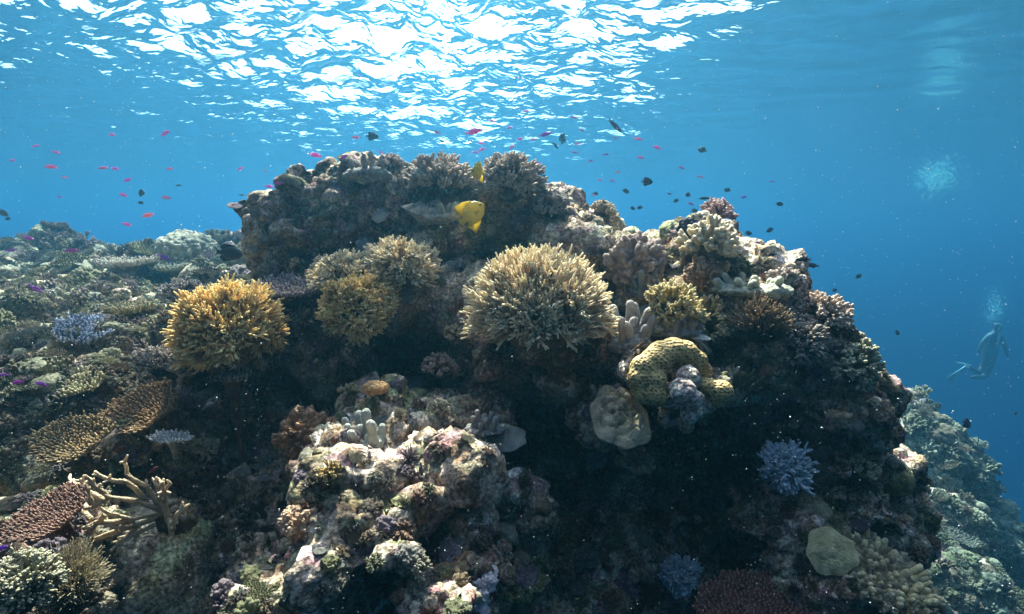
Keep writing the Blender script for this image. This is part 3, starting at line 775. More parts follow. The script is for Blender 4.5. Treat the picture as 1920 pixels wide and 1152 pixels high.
# pale blue sponges with ragged lobes
def sponge(u, v, d, rx, rz, label, land, seed):
    o, d = root("sponge", u, v, d, label, "sponge", (0, -.8, .6), group="pale blue sponges", land=land)
    s = pxm(d)
    part("sponge_body", g_lump(rx * s * .8, rz * s * .8, .035, ((.6, .5), (.25, .3)), seed, True, .4), (.34, .42, .52), o)
    part("sponge_lobes", g_thicket(rx * s, rz * s, .06, 70, .006, seed, lo=-10, subs=4, start=.5), (.40, .50, .60), o)
sponge(1478, 880, 2.15, 48, 44, "ragged pale blue sponge on the dark right flank", "large pale blue sponge", 3)
sponge(1272, 1078, 2.2, 36, 28, "dim ragged blue sponge deep in the lower dark hollow", "dim blue sponge", 5)

# finger corals: every finger its own part
def fingers(u, v, d, n, rx, ry, h, r, col, label, land, seed, ax=(0, 0, 1), lean=.35, base=True, flatbase=False):
    o, d = root("finger_coral", u, v, d, label, "coral", ax, group="finger corals", land=land)
    s = pxm(d)
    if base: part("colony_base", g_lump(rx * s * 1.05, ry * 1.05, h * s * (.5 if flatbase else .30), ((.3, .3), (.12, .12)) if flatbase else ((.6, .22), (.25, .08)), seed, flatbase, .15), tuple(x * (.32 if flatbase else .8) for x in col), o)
    for g in g_fingers(n, rx * s * .8, ry * .8, h * s, r, seed, lean): part("finger", g, col, o)
fingers(690, 330, 3.05, 7, 42, .08, 40, .011, (.32, .29, .26), "slender grey finger coral sticking up from the left of the crest", "slender grey crest fingers", 3, lean=.15)
fingers(1172, 640, 2.20, 12, 42, .08, 52, .018, (.36, .33, .32), "thick grey finger coral between the big tan and honeycomb corals", "thick grey finger coral", 5, ax=(-.1, -.15, 1), lean=.4)
fingers(1275, 622, 2.22, 10, 34, .05, 28, .014, (.36, .33, .33), "short grey finger coral directly above the honeycomb coral", "short grey finger coral", 7, ax=(0, -.1, 1))
fingers(1210, 545, 2.5, 9, 26, .06, 40, .015, (.25, .25, .24), "dark grey finger coral right of the big tan coral", "dark grey finger coral", 9)
fingers(1410, 545, 2.55, 22, 64, .12, 24, .016, (.42, .42, .33), "wide greenish-cream stubby finger coral on the right ridge", "wide greenish-cream finger coral", 11, lean=.6)
fingers(690, 830, 1.98, 10, 30, .06, 44, .017, (.36, .36, .32), "grey-green finger coral at the upper left of the lower ridge", "grey-green ridge finger coral", 13, ax=(-.15, -.1, 1))
fingers(1650, 1075, 2.0, 95, 80, .18, 24, .0105, (.58, .48, .27), "sprawling yellowish knobbly finger coral in the lower right", "sprawling yellowish finger coral", 15, ax=(.15, -.22, 1), lean=.8, flatbase=True)
fingers(835, 408, 3.0, 6, 26, .05, 24, .012, (.55, .50, .42), "pale stubby finger coral left of the lower yellow fish", "pale stubby fingers by the yellow fish", 17)
fingers(1135, 745, 2.1, 6, 22, .04, 22, .014, (.28, .24, .20), "small brown knob coral touching the lumpy plate coral", "small brown knob coral", 19)
fingers(910, 805, 2.1, 9, 34, .06, 24, .011, (.26, .24, .24), "dark knobby finger coral on the thin plate right of the lower ridge", "dark knobs on the thin plate", 21)

# knobby shelf plates
def g_shelf(rx, ry, seed, knob=.12, rim=.02):
    nr, na = 44, 96
    rs = np.linspace(0.0, 1, nr); th = np.arange(na) * 2 * PI / na
    rimv = 1 + .06 * np.sin(3 * th + seed) + .04 * np.sin(7 * th + seed * 2)
    X = rx * np.outer(rs, rimv * np.cos(th)); Y = ry * np.outer(rs, rimv * np.sin(th))
    top = np.stack([X.ravel(), Y.ravel(), np.zeros(X.size)], 1)
    rr = np.repeat(rs, na)
    q = top + seed * 3.1
    d, bid = vor(q, rx * .32, seed); d2, b2 = vor(q, rx * .14, seed + 3)
    kn = np.sqrt(np.clip(1 - (d / .75) ** 2, 0, 1)) * (.3 + bid); k2 = np.sqrt(np.clip(1 - (d2 / .75) ** 2, 0, 1))
    fall = np.clip(1 - rr ** 2.2, 0, 1)
    top[:, 2] = rx * (.22 * (1 - rr ** 1.5) + knob * (kn * 1.3 + .4 * k2) * fall)
    bot = top.copy(); bot[:, 2] = -rx * (.02 + .45 * (1 - rr) ** 1.2)
    V = np.concatenate([top, bot]); m = nr * na
    i = np.arange(nr - 1)[:, None] * na; j = np.arange(na)[None, :]; j2 = (j + 1) % na
    ft = np.stack([i + j, i + na + j, i + na + j2, i + j2], -1).reshape(-1, 4)
    fb = ft[:, ::-1] + m
    j = np.arange(na); j2 = (j + 1) % na; e = (nr - 1) * na
    fe = np.stack([e + j, m + e + j, m + e + j2, e + j2], -1)
    return V, np.concatenate([ft, fb, fe]), np.concatenate([np.clip(.25 + kn * .4, 0, .8) , np.zeros(m)])
def shelf(u, v, d, rx, ry, col, label, land, seed, ax, knob=.12, spin=0):
    o, d = root("plate_coral", u, v, d, label, "coral", ax, spin, group="plate corals", land=land)
    part("plate", g_shelf(rx * pxm(d), ry, seed, knob), col, o)
shelf(1162, 780, 1.98, 56, .15, (.50, .41, .27), "lumpy beige plate coral sloping left of the honeycomb coral", "lumpy beige plate coral", 3, (.12, -.50, .86), .30)
shelf(932, 818, 2.05, 58, .075, (.36, .34, .30), "thin grey plate coral jutting right of the lower ridge", "thin grey plate coral", 5, (.1, -.4, 1), .05)
shelf(1118, 862, 2.2, 20, .04, (.24, .26, .24), "small dim round plate coral under the lumpy beige one", "small dim round plate coral", 7, (0, -1, .3), .03)
shelf(1558, 1035, 1.98, 44, .08, (.46, .40, .22), "smooth cream-yellow plate coral left of the sprawling fingers", "smooth cream-yellow plate coral", 9, (-.2, -.8, .6), .04)
shelf(800, 404, 2.98, 46, .07, (.46, .40, .32), "pale shelf-like plate coral pointing at the lower yellow fish", "pale shelf coral by the yellow fish", 11, (.36, -.15, 1), .24)
shelf(712, 402, 2.98, 16, .05, (.42, .38, .32), "small round beige plate coral below the crest fingers", "small beige plate coral on the crest", 13, (0, -.8, .6), .05)
shelf(1278, 524, 2.68, 28, .06, (.40, .26, .15), "thin curled brown plate coral left of the brown-orange cauliflower coral", "thin curled brown plate coral", 15, (.1, -.5, 1), .03)
shelf(1310, 632, 2.12, 24, .03, (.62, .60, .56), "small white pointed plate coral touching the top right of the honeycomb coral", "small white pointed plate", 17, (.1, -.2, 1), .03)
shelf(352, 583, 2.9, 16, .05, (.30, .27, .22), "curled grey-brown plate coral touching the left edge of the yellow coral", "curled grey-brown plate coral", 19, (-.2, -.2, 1), .03)

# honeycomb coral: C-shaped lobes round a pale dead centre
def honey_material():
    m, nt, n, l, b = mat_new("honeycomb_coral_skin")
    tc = n.new("ShaderNodeTexCoord")
    v = n.new("ShaderNodeTexVoronoi"); v.inputs["Scale"].default_value = 88; v.inputs["Randomness"].default_value = .75
    l.new(tc.outputs["Object"], v.inputs["Vector"])
    cr = ramp(n, [(0.0, (.08, .045, .02)), (.2, (.16, .09, .03)), (.38, (.42, .28, .11)), (.9, (.58, .42, .19))])
    l.new(v.outputs["Distance"], cr.inputs[0])
    no = n.new("ShaderNodeTexNoise"); no.inputs["Scale"].default_value = 14; no.inputs["Detail"].default_value = 4
    l.new(tc.outputs["Object"], no.inputs["Vector"])
    nr = ramp(n, [(.35, (.6, .62, .55)), (.65, (1.1, 1.05, 1.0))]); l.new(no.outputs["Fac"], nr.inputs[0])
    mu = n.new("ShaderNodeMix"); mu.data_type = 'RGBA'; mu.blend_type = 'MULTIPLY'; mu.inputs[0].default_value = 1
    l.new(cr.outputs[0], mu.inputs[6]); l.new(nr.outputs[0], mu.inputs[7]); l.new(mu.outputs[2], b.inputs["Base Color"])
    bm = n.new("ShaderNodeBump"); bm.inputs["Strength"].default_value = .9; bm.inputs["Distance"].default_value = .008
    l.new(v.outputs["Distance"], bm.inputs["Height"]); l.new(bm.outputs[0], b.inputs["Normal"])
    b.inputs["Roughness"].default_value = .7; b.inputs["Specular IOR Level"].default_value = .2
    return m
HONEY = honey_material()
def fused(name, balls, voxel, mat, parent, col=(1, 1, 1), rough=0.0, seed=0):
    """balls in world space fused into one skin"""
    V = []; Fc = []; k = 0
    for c, r in balls:
        r3 = r if hasattr(r, '__len__') else (r, r, r)
        V.append(IV * np.array(r3) + np.array(c)); Fc.append(IF + k); k += len(IV)
    o = mesh_obj(name, np.concatenate(V), np.concatenate(Fc), mat)
    md = o.modifiers.new("r", 'REMESH'); md.mode = 'VOXEL'; md.voxel_size = voxel
    sd = o.modifiers.new("s", 'SMOOTH'); sd.iterations = 8; sd.factor = .6
    dg = bpy.context.evaluated_depsgraph_get(); dg.update()
    me = bpy.data.meshes.new_from_object(o.evaluated_get(dg)); o.modifiers.clear(); o.data = me
    nv = len(me.vertices); co = np.empty(nv * 3, np.float32); me.vertices.foreach_get("co", co)
    p = co.reshape(-1, 3).astype(float)
    if rough:
        a = np.empty(nv * 3, np.float32); me.vertices.foreach_get("normal", a)
        dd, bid = vor(p, rough * 4, seed)
        p = p + a.reshape(-1, 3) * (rough * (fbm(p, rough * 6, 3, seed) + np.sqrt(np.clip(1 - dd ** 2, 0, 1)) * bid))[:, None]
    if parent: p = p - np.array(parent.location)
    me.vertices.foreach_set("co", p.astype(np.float32).ravel()); me.update()
    me.polygons.foreach_set("use_smooth", np.ones(len(me.polygons), dtype=bool))
    me.attributes.new("tip", 'FLOAT', 'POINT')
    o.color = (*col, 1); o.parent = parent
    return o
DEADM = reef_material("dead_coral_crust", [(0.32, (0.20, 0.14, 0.12)), (0.45, (0.55, 0.46, 0.44)), (0.6, (0.62, 0.55, 0.54)), (0.75, (0.24, 0.28, 0.12))], 40.0, 0.8)
hc = empty("honeycomb_coral", P(1270, 720, 1.98))
tag(hc, "golden C-shaped honeycomb coral curling round a pale rocky centre", "coral")
LAND.append((1270, 700, "golden honeycomb coral"))
pth = [(1205, 735, 1.90, 24), (1202, 712, 1.90, 27), (1208, 692, 1.91, 28), (1228, 680, 1.92, 30), (1240, 668, 1.94, 30), (1262, 662, 1.95, 30), (1282, 666, 1.96, 29), (1302, 680, 1.97, 26), (1314, 697, 1.99, 22), (1222, 738, 1.89, 24), (1235, 745, 1.9, 20), (1225, 712, 1.9, 26)]
fused("coral_ridge", [(P(u, v, d), (r * pxm(d), r * pxm(d) * .95, r * pxm(d))) for u, v, d, r in pth], .0045, HONEY, hc)
fused("coral_lobe", [(P(1332, 728, 1.93), .035), (P(1352, 735, 1.92), .042), (P(1345, 745, 1.93), .038), (P(1318, 722, 1.95), .03)], .0045, HONEY, hc)
fused("dead_centre", [(P(1290, 712, 1.90), .038), (P(1280, 735, 1.86), .042), (P(1298, 748, 1.86), .035), (P(1296, 770, 1.90), .036), (P(1262, 745, 1.96), .05), (P(1318, 760, 1.94), .035), (P(1290, 700, 1.98), .05)], .0035, DEADM, hc, (1, 1, 1), rough=.010)

# staghorn: thick forking branches, each limb a part
def staghorn(u, v, d):
    o, d = root("staghorn_coral", u, v, d, "cream-tipped brown staghorn coral with thick forking branches, lower left", "coral", group=None, land="staghorn coral")
    rs = np.random.RandomState(12)
    s = pxm(d) * 1.12
    def W(a, b, z=0): return np.array(((a - u) * s, z, -(b - v) * s))
    limbs = [[(300, 965), (262, 940), (238, 922), (212, 938), (150, 935)], [(275, 950), (262, 905), (240, 890), (232, 872)], [(290, 955), (285, 920), (262, 892), (263, 866)],
             [(310, 960), (300, 930), (302, 905)], [(316, 970), (322, 920), (332, 893)], [(255, 975), (215, 965), (180, 985), (140, 985)], [(240, 985), (200, 1000), (165, 1012), (148, 1008)],
             [(300, 985), (295, 1000), (280, 1012)], [(318, 985), (322, 1005), (324, 1012)], [(235, 930), (190, 905), (168, 895)], [(280, 980), (250, 985), (225, 972)], [(330, 975), (345, 950), (358, 942)],
             [(215, 930), (212, 905), (208, 885)], [(200, 940), (165, 925), (132, 925)], [(230, 950), (205, 975), (190, 1005)], [(295, 960), (310, 925), (345, 895)], [(300, 965), (262, 985), (240, 1005)], [(300, 965), (316, 970), (330, 978)], [(330, 985), (300, 968), (255, 972), (232, 950), (222, 935)], [(245, 935), (228, 905), (222, 880)], [(205, 960), (178, 950), (152, 955)], [(300, 965), (285, 990), (255, 1000), (236, 1010)]]
    rr = .0074
    part("colony_base", g_lump(.055, .05, .05, ((.5, .2),), 4, False), (.10, .07, .04), o).location = tuple(W(312, 985, .05))
    for li, L_ in enumerate(limbs):
        pts = np.array([W(a, b, -.0005 * math.hypot(a - 300, b - 965) * .5 + .03 * math.sin(a * .05) + .0003 * (b - 965)) for i, (a, b) in enumerate(L_)])
        t = np.linspace(0, len(pts) - 1, 9); ptsi = np.stack([np.interp(t, np.arange(len(pts)), pts[:, k]) for k in range(3)], 1)
        ptsi += rs.uniform(-.002, .002, ptsi.shape)
        T = [(ptsi, np.linspace(rr * 1.15, rr * .62, 9), .1, 1.0)]
        for q in range(7):
            k = rs.randint(3, 9); B = ptsi[min(k, 8)]
            dd = unit(unit(ptsi[8] - ptsi[3]) + rs.uniform(-1, 1, 3) * .9 + np.array((0, -.1, .2)))
            l2 = rs.uniform(.012, .026)
            T.append((np.stack([B, B + dd * l2 * .5, B + dd * l2]), np.array((rr * .62, rr * .55, rr * .38)), .5, 1.0))
        part("branch", tubes(T, 8), (.46, .35, .23), o)
staghorn(300, 965, 1.38)
print("heroes", round(time.time() - T0, 1))

# ------------------------------------------------------------------ scattered small corals
def proto_mesh(name, geo):
    v, f = geo[0], geo[1]
    o = mesh_obj(name, v, f, SKIN, None, {"tip": geo[2]})
    me = o.data; bpy.data.objects.remove(o); return me
def mk(kind, s):
    if kind == "branching_coral": return g_acro(1, 1, .75, 22, .045, s, lo=-5)
    if kind == "bushy_coral": return g_thicket(1, 1, .8, 120, .026, s, lo=0, subs=2, start=.2, sublen=.25)
    if kind == "table_coral":
        p_, b_ = g_table(1, .9, 110, .2, .045, s, stem=.5); return join([(p_[0], p_[1], np.zeros(len(p_[0]))), b_])
    if kind == "knobby_coral": return g_acro(1, 1, .8, 20, .085, s, lo=-5, tips=5, twigs=1, spread=.9)
    if kind == "boulder_coral": return g_lump(1, 1, .75, ((.7, .12), (.24, .07)), s, False, .15)
    if kind == "finger_coral":
        g = g_fingers(14, .8, .8, .9, .14, s); return join(g)
    if kind == "soft_coral": return g_lump(1, 1, .7, ((.55, .42), (.2, .18)), s, False, .15)
    if kind == "plate_coral": return g_shelf(1, .8, s, .09)
KINDS = ["branching_coral", "bushy_coral", "table_coral", "knobby_coral", "boulder_coral", "finger_coral", "soft_coral", "plate_coral"]
PROTO = {k: [proto_mesh(k, mk(k, 100 + 7 * i + j)) for j in range(3)] for i, k in enumerate(KINDS)}
WORD = {"branching_coral": "branching coral", "bushy_coral": "bushy coral", "table_coral": "table coral", "knobby_coral": "knobby coral", "boulder_coral": "boulder coral",
        "finger_coral": "finger coral", "soft_coral": "soft coral", "plate_coral": "plate coral"}
SC = []
PAL = {0: [("brown", (.24, .17, .10)), ("grey", (.28, .26, .23)), ("mauve", (.27, .20, .24)), ("olive", (.20, .20, .10)), ("cream", (.46, .41, .31)), ("rusty", (.30, .16, .10)), ("dark brown", (.14, .10, .07))],
       1: [("pale green", (.33, .32, .20)), ("cream", (.46, .41, .29)), ("olive", (.22, .21, .11)), ("grey-green", (.27, .26, .19)), ("brown", (.26, .19, .12)), ("dark brown", (.15, .11, .075)), ("mauve", (.28, .22, .23))],
       2: [("green-grey", (.18, .20, .14)), ("pale", (.32, .31, .21)), ("brown", (.18, .14, .09)), ("olive", (.16, .17, .09))]}
WTS = {0: [3, 2, 1, 4, 4, 2, 4, 1.2], 1: [6, 5, 2.5, 7, 2.2, 1, 3, .7], 2: [4, 3, 1.5, 6, 5, 2, 4, 1]}
rS = random.Random(77)
herouv = [(a, b) for a, b, c in LAND]
def scatter(n, ubox, which, pxlo, pxhi, smin, smax, gap=.8):
    k = 0; tries = 0
    while k < n and tries < n * 60:
        tries += 1
        u = rS.uniform(ubox[0], ubox[2]); v = rS.uniform(ubox[1], ubox[3])
        h = hit(u, v)
        if not h or h[2] != which: continue
        p, nn, wh, dep = h
        if nn.dot(p) > 0: nn = -nn
        if nn.z < -.25: continue
        px = rS.uniform(pxlo, pxhi) * rS.choice((1, 1, 1.35))
        r = min(smax, max(smin, px * pxm(dep)))
        rp = r / pxm(dep)
        if any((u - a) ** 2 + (v - b) ** 2 < ((rp + c) * gap) ** 2 for a, b, c in SCPX): continue
        if any((u - a) ** 2 + (v - b) ** 2 < (rp + 11) ** 2 for a, b in herouv): continue
        kind = rS.choices(KINDS, WTS[which])[0]
        if nn.z < .15 and kind == "table_coral": kind = "knobby_coral"
        cn, cc = rS.choice(PAL[which])
        j = rS.uniform(.8, 1.2)
        ax = (nn * .7 + Vector((0, -.05, .8))).normalized()
        o = bpy.data.objects.new(kind, rS.choice(PROTO[kind]))
        COL.objects.link(o)
        sink = .25 if kind in ("boulder_coral", "soft_coral") else -.1 if kind == "plate_coral" else .05
        if kind == "table_coral": sink = -.35
        o.location = p - ax * r * sink
        o.rotation_mode = 'QUATERNION'; o.rotation_quaternion = axis_rot(ax, rS.uniform(0, 6.28))
        o.scale = (r * rS.uniform(.85, 1.2), r * rS.uniform(.85, 1.2), r * rS.uniform(.75, 1.15))
        o.color = (cc[0] * j, cc[1] * j, cc[2] * j, 1)
        SCPX.append((u, v, rp)); SC.append([o, u, v, kind, cn, rp, which]); k += 1
    print("scatter", which, k, tries)
SCPX = []
scatter(620, (0, 425, 470, 900), 1, 8, 20, .04, .30, .38)
scatter(190, (1560, 740, 1920, 1152), 2, 9, 20, .04, .4, .45)
scatter(420, (300, 290, 1760, 1152), 0, 8, 21, .02, .12, .6)
scatter(90, (0, 700, 480, 1152), 0, 12, 28, .02, .10, .6)
def label_scatter():
    used = {}
    items = []
    for o, u, v, kind, cn, rp, wh in SC:
        a, b, nm = min(LAND, key=lambda q: (q[0] - u) ** 2 + (q[1] - v) ** 2)
        dx, dy = u - a, v - b
        where = ("right of" if dx > 0 else "left of") if abs(dx) > abs(dy) else ("below" if dy > 0 else "above")
        key = (kind, cn, where, nm)
        items.append((key, dx * dx + dy * dy, o))
    from collections import defaultdict
    g = defaultdict(list)
    for k, d, o in items: g[k].append((d, o))
    orn = ["", "second nearest ", "third nearest ", "fourth nearest ", "fifth nearest ", "sixth nearest ", "seventh nearest ", "eighth nearest "]
    for (kind, cn, where, nm), lst in g.items():
        lst.sort(key=lambda q: q[0])
        for i, (d, o) in enumerate(lst):
            o["label"] = ("nearest " if i == 0 and len(lst) > 1 else orn[min(i, 7)]) + "small " + cn + " " + WORD[kind] + " " + where + " the " + nm
            if len(o["label"].replace("-", " ").split()) > 16: o["label"] = o["label"].replace(" small ", " ")
            o["category"] = "coral"
            o["group"] = "small " + WORD[kind] + "s scattered over the reef"
label_scatter()
print("scattered", len(SC), round(time.time() - T0, 1))
# ------------------------------------------------------------------ fish
def fish_material():
    m, nt, n, l, b = mat_new("fish_skin")
    oi = n.new("ShaderNodeObjectInfo"); tc = n.new("ShaderNodeTexCoord")
    v = n.new("ShaderNodeTexVoronoi"); v.inputs["Scale"].default_value = 26
    mp = n.new("ShaderNodeMapping"); mp.inputs["Scale"].default_value = (1, .6, 1.6)
    l.new(tc.outputs["Object"], mp.inputs[0]); l.new(mp.outputs[0], v.inputs["Vector"])
    cr = ramp(n, [(0, (1.15, 1.15, 1.15)), (.6, (.8, .8, .8))]); l.new(v.outputs["Distance"], cr.inputs[0])
    mu = n.new("ShaderNodeMix"); mu.data_type = 'RGBA'; mu.blend_type = 'MULTIPLY'; mu.inputs[0].default_value = 1
    l.new(oi.outputs["Color"], mu.inputs[6]); l.new(cr.outputs[0], mu.inputs[7]); l.new(mu.outputs[2], b.inputs["Base Color"])
    b.inputs["Roughness"].default_value = .45; b.inputs["Specular IOR Level"].default_value = .4
    tl = n.new("ShaderNodeBsdfTranslucent"); l.new(mu.outputs[2], tl.inputs[0])
    ms = n.new("ShaderNodeMixShader"); ms.inputs[0].default_value = .35
    l.new(b.outputs[0], ms.inputs[1]); l.new(tl.outputs[0], ms.inputs[2]); l.new(ms.outputs[0], n["Material Output"].inputs["Surface"])
    return m
FSK = fish_material()
def fin_material(name, c):
    m, nt, n, l, b = mat_new(name)
    oi = n.new("ShaderNodeObjectInfo"); tc = n.new("ShaderNodeTexCoord")
    w_ = n.new("ShaderNodeTexWave"); w_.inputs["Scale"].default_value = 18; w_.inputs["Distortion"].default_value = 1.5
    l.new(tc.outputs["Object"], w_.inputs["Vector"])
    cr = ramp(n, [(0, (.75, .75, .75)), (1, (1.1, 1.1, 1.1))]); l.new(w_.outputs["Fac"], cr.inputs[0])
    mu = n.new("ShaderNodeMix"); mu.data_type = 'RGBA'; mu.blend_type = 'MULTIPLY'; mu.inputs[0].default_value = 1
    l.new(oi.outputs["Color"], mu.inputs[6]); l.new(cr.outputs[0], mu.inputs[7]); l.new(mu.outputs[2], b.inputs["Base Color"])
    b.inputs["Roughness"].default_value = .5
    tl = n.new("ShaderNodeBsdfTranslucent"); l.new(mu.outputs[2], tl.inputs[0])
    ms = n.new("ShaderNodeMixShader"); ms.inputs[0].default_value = .45
    l.new(b.outputs[0], ms.inputs[1]); l.new(tl.outputs[0], ms.inputs[2]); l.new(ms.outputs[0], n["Material Output"].inputs["Surface"])
    return m
FFN = fin_material("fish_fin", None)
def fbody(h, t, prof, bend=0.0, n=18, m=14):
    """unit length fish along +X (nose at +.5); prof: (x, top, bottom) rel to h"""
    xs = np.linspace(.5, -.36, n)
    px = np.array([q[0] for q in prof]); tp = np.array([q[1] for q in prof]); bt = np.array([q[2] for q in prof])
    T_ = np.interp(-xs, -px, tp) * h; B_ = np.interp(-xs, -px, bt) * h
    th = np.arange(m) * 2 * PI / m
    V = []
    for x, a, b_ in zip(xs, T_, B_):
        c = (a - b_) / 2; hh = (a + b_) / 2
        hh = max(hh, .002)
        tt = t * min(1, (hh / (.5 * h)) ** .8) * .5
        yb = bend * (x - .5) ** 2
        V.append(np.stack([np.full(m, x), tt * np.sin(th) + yb, hh * np.cos(th) + c], 1))
    V = np.concatenate(V)
    i = np.arange(n - 1)[:, None] * m; j = np.arange(m)[None, :]; j2 = (j + 1) % m
    Fq = np.stack([i + j, i + m + j, i + m + j2, i + j2], -1).reshape(-1, 4)
    return V, Fq
def fin(poly, thick=.008, bend=0.0):
    """flat outline (x,z) with real thickness, as quads fanned from strips: poly = [(x,z) lower row], [(x,z) upper row]"""
    a, b_ = poly
    V = []; Fq = []
    n = len(a)
    for s in (-1, 1):
        for row, k in ((a, 1.0), (b_, .25)):
            for x, z in row: V.append((x, s * thick * k + bend * (x - .5) ** 2, z))
    for i in range(n - 1):
        Fq.append((i, i + 1, n + i + 1, n + i)); o = 2 * n
        Fq.append((o + i + 1, o + i, o + n + i, o + n + i + 1))
        Fq.append((n + i, n + i + 1, o + n + i + 1, o + n + i)); Fq.append((i + 1, i, o + i, o + i + 1))
    Fq.append((0, n, 3 * n, 2 * n)); Fq.append((n - 1, 2 * n, 2 * n, n - 1) if False else (n - 1, 3 * n - 1, 4 * n - 1, 2 * n - 1))
    return np.array(V), np.array(Fq)
SPEC = {
    "slim": dict(h=.27, t=.15, prof=[(.5, 0, .02), (.46, .16, .14), (.36, .36, .34), (.15, .5, .5), (-.1, .42, .42), (-.3, .2, .2), (-.36, .17, .17)],
                 tail=([(-.34, -.035), (-.36, -.012), (-.36, .012), (-.34, .035)], [(-.54, -.15), (-.44, -.03), (-.44, .03), (-.54, .15)]),
                 dors=([(.25, .115), (.1, .13), (-.1, .105), (-.25, .06)], [(.2, .16), (.05, .18), (-.12, .16), (-.28, .12)]),
                 anal=([(0, -.12), (-.1, -.10), (-.25, -.06)], [(-.05, -.17), (-.15, -.17), (-.28, -.11)])),
    "oval": dict(h=.55, t=.2, prof=[(.5, 0, .04), (.46, .16, .14), (.36, .38, .34), (.12, .5, .5), (-.12, .42, .42), (-.3, .16, .16), (-.36, .11, .11)],
                 tail=([(-.34, -.05), (-.36, -.02), (-.36, .02), (-.34, .05)], [(-.53, -.17), (-.46, -.06), (-.46, .06), (-.53, .17)]),
                 dors=([(.28, .22), (.1, .26), (-.12, .22), (-.28, .10)], [(.22, .28), (.05, .35), (-.2, .36), (-.34, .22)]),
                 anal=([(.05, -.26), (-.12, -.22), (-.28, -.10)], [(0, -.32), (-.2, -.36), (-.34, -.20)])),
    "angel": dict(h=.72, t=.16, prof=[(.5, 0, .05), (.44, .12, .14), (.3, .36, .36), (.05, .5, .5), (-.18, .42, .44), (-.32, .16, .16), (-.36, .1, .1)],
                  tail=([(-.34, -.06), (-.36, -.02), (-.36, .02), (-.34, .06)], [(-.52, -.13), (-.53, -.05), (-.53, .05), (-.52, .13)]),
                  dors=([(.24, .31), (.05, .35), (-.15, .31), (-.31, .14)], [(.16, .37), (-.05, .48), (-.32, .52), (-.40, .22)]),
                  anal=([(.08, -.34), (-.12, -.33), (-.31, -.14)], [(0, -.42), (-.32, -.58), (-.40, -.22)])),
    "long": dict(h=.2, t=.13, prof=[(.5, 0, .04), (.44, .22, .2), (.3, .42, .4), (0, .5, .5), (-.25, .36, .36), (-.36, .28, .28)],
                 tail=([(-.34, -.05), (-.36, -.02), (-.36, .02), (-.34, .05)], [(-.5, -.09), (-.5, -.03), (-.5, .03), (-.5, .09)]),
                 dors=([(.25, .085), (0, .095), (-.3, .06)], [(.2, .12), (-.03, .14), (-.33, .10)]),
                 anal=([(.0, -.09), (-.15, -.085), (-.3, -.06)], [(-.05, -.13), (-.2, -.13), (-.33, -.09)])),
}
PM = {}
def pmesh(key, geo, mat):
    if key not in PM:
        o = mesh_obj(key[0], geo[0], geo[1], mat); PM[key] = o.data; bpy.data.objects.remove(o)
    return PM[key]
def eye_geo(x, y, z, r):
    v, f = IV4[:0], IF4[:0]
    return IVs * r * np.array((1, .5, 1)) + np.array((x, y, z)), IFs
IVs, IFs = ico_unit(2)
EYE, _, _, _, eb = mat_new("fish_eye"); eb.inputs["Base Color"].default_value = (.02, .02, .025, 1); eb.inputs["Roughness"].default_value = .15
def fish(name, spec, u, v, d, L_px, ang, flip, yaw, col, fincol, label, cat="fish", group=None, big=False, bend=0.0):
    """ang: nose up angle in the picture; flip: True when it looks left; yaw: turned away from the picture plane"""
    S = SPEC[spec]
    o = empty(name, P(u, v, d))
    L_ = L_px * pxm(d) / max(.35, math.cos(R(yaw)))
    o.scale = (L_, L_, L_)
    o.rotation_euler = (0, -R(ang) if not flip else R(ang), (PI if flip else 0) + R(yaw))
    if flip: o.rotation_euler = (0, -R(ang), PI + R(yaw))
    tag(o, label, cat, group)
    bk = round(bend, 1)
    def add(pn, geo, mat, c, key):
        q = bpy.data.objects.new(pn, pmesh((pn, spec, bk, key), geo, mat)); COL.objects.link(q); q.parent = o; q.color = (*c, 1); return q
    add("body", fbody(S["h"], S["t"], S["prof"], bk), FSK, col, 0)
    add("tail_fin", fin(S["tail"], .012, bk), FFN, fincol, 0)
    add("dorsal_fin", fin(S["dors"], .012, bk), FFN, fincol, 0)
    if L_px > 17 or big:
        add("anal_fin", fin(S["anal"], .012, bk), FFN, fincol, 0)
    if big:
        z = S["h"] * .08
        for s_ in (-1, 1):
            q = add("eye", eye_geo(.36, s_ * S["t"] * .40, z, .042), EYE, (0, 0, 0), s_)
            pf = fin(([(.20, -.02), (.19, -.07)], [(.03, .03), (.05, -.12)]), .006)
            pf = (pf[0] + np.array((0, s_ * S["t"] * .52, -.02)), pf[1])
            add("pectoral_fin", pf, FFN, fincol, s_)
    return o
PINK, DK, PUR = (.88, .15, .62), (.035, .04, .05), (.16, .03, .55)
# yellow reef fish, head-on-ish
fish("angelfish", "angel", 886, 400, 2.55, 56, 40, False, 15, (.66, .52, .08), (.82, .64, .05), "yellow angelfish, the lower and larger of the two, facing right over the dark gap", group="yellow angelfish", big=True)
fish("angelfish", "angel", 895, 323, 2.4, 24, -8, True, 50, (.66, .52, .08), (.82, .64, .05), "yellow angelfish hovering upright between the two crest corals", group="yellow angelfish", big=True)
fish("surgeonfish", "oval", 430, 475, 3.4, 46, -8, False, 15, (.03, .028, .035), (.02, .02, .03), "large dark fish hovering between the left reef and the central outcrop", big=True)
fish("reef_fish", "oval", 698, 256, 4.6, 23, -2, False, 10, DK, DK, "dark oval fish above the left part of the crest, highest dark fish there", group="dark reef fish", big=True)
fish("reef_fish", "oval", 1213, 341, 4.2, 23, -2, False, 10, (.03, .035, .05), (.06, .07, .08), "dark oval fish over the open water right of the crest", group="dark reef fish", big=True)
fish("reef_fish", "oval", 1812, 795, 5.0, 26, -35, False, 20, (.05, .03, .05), (.05, .04, .06), "dark fish at the far right below the diver, beside the hazy slope", group="dark reef fish", big=True)
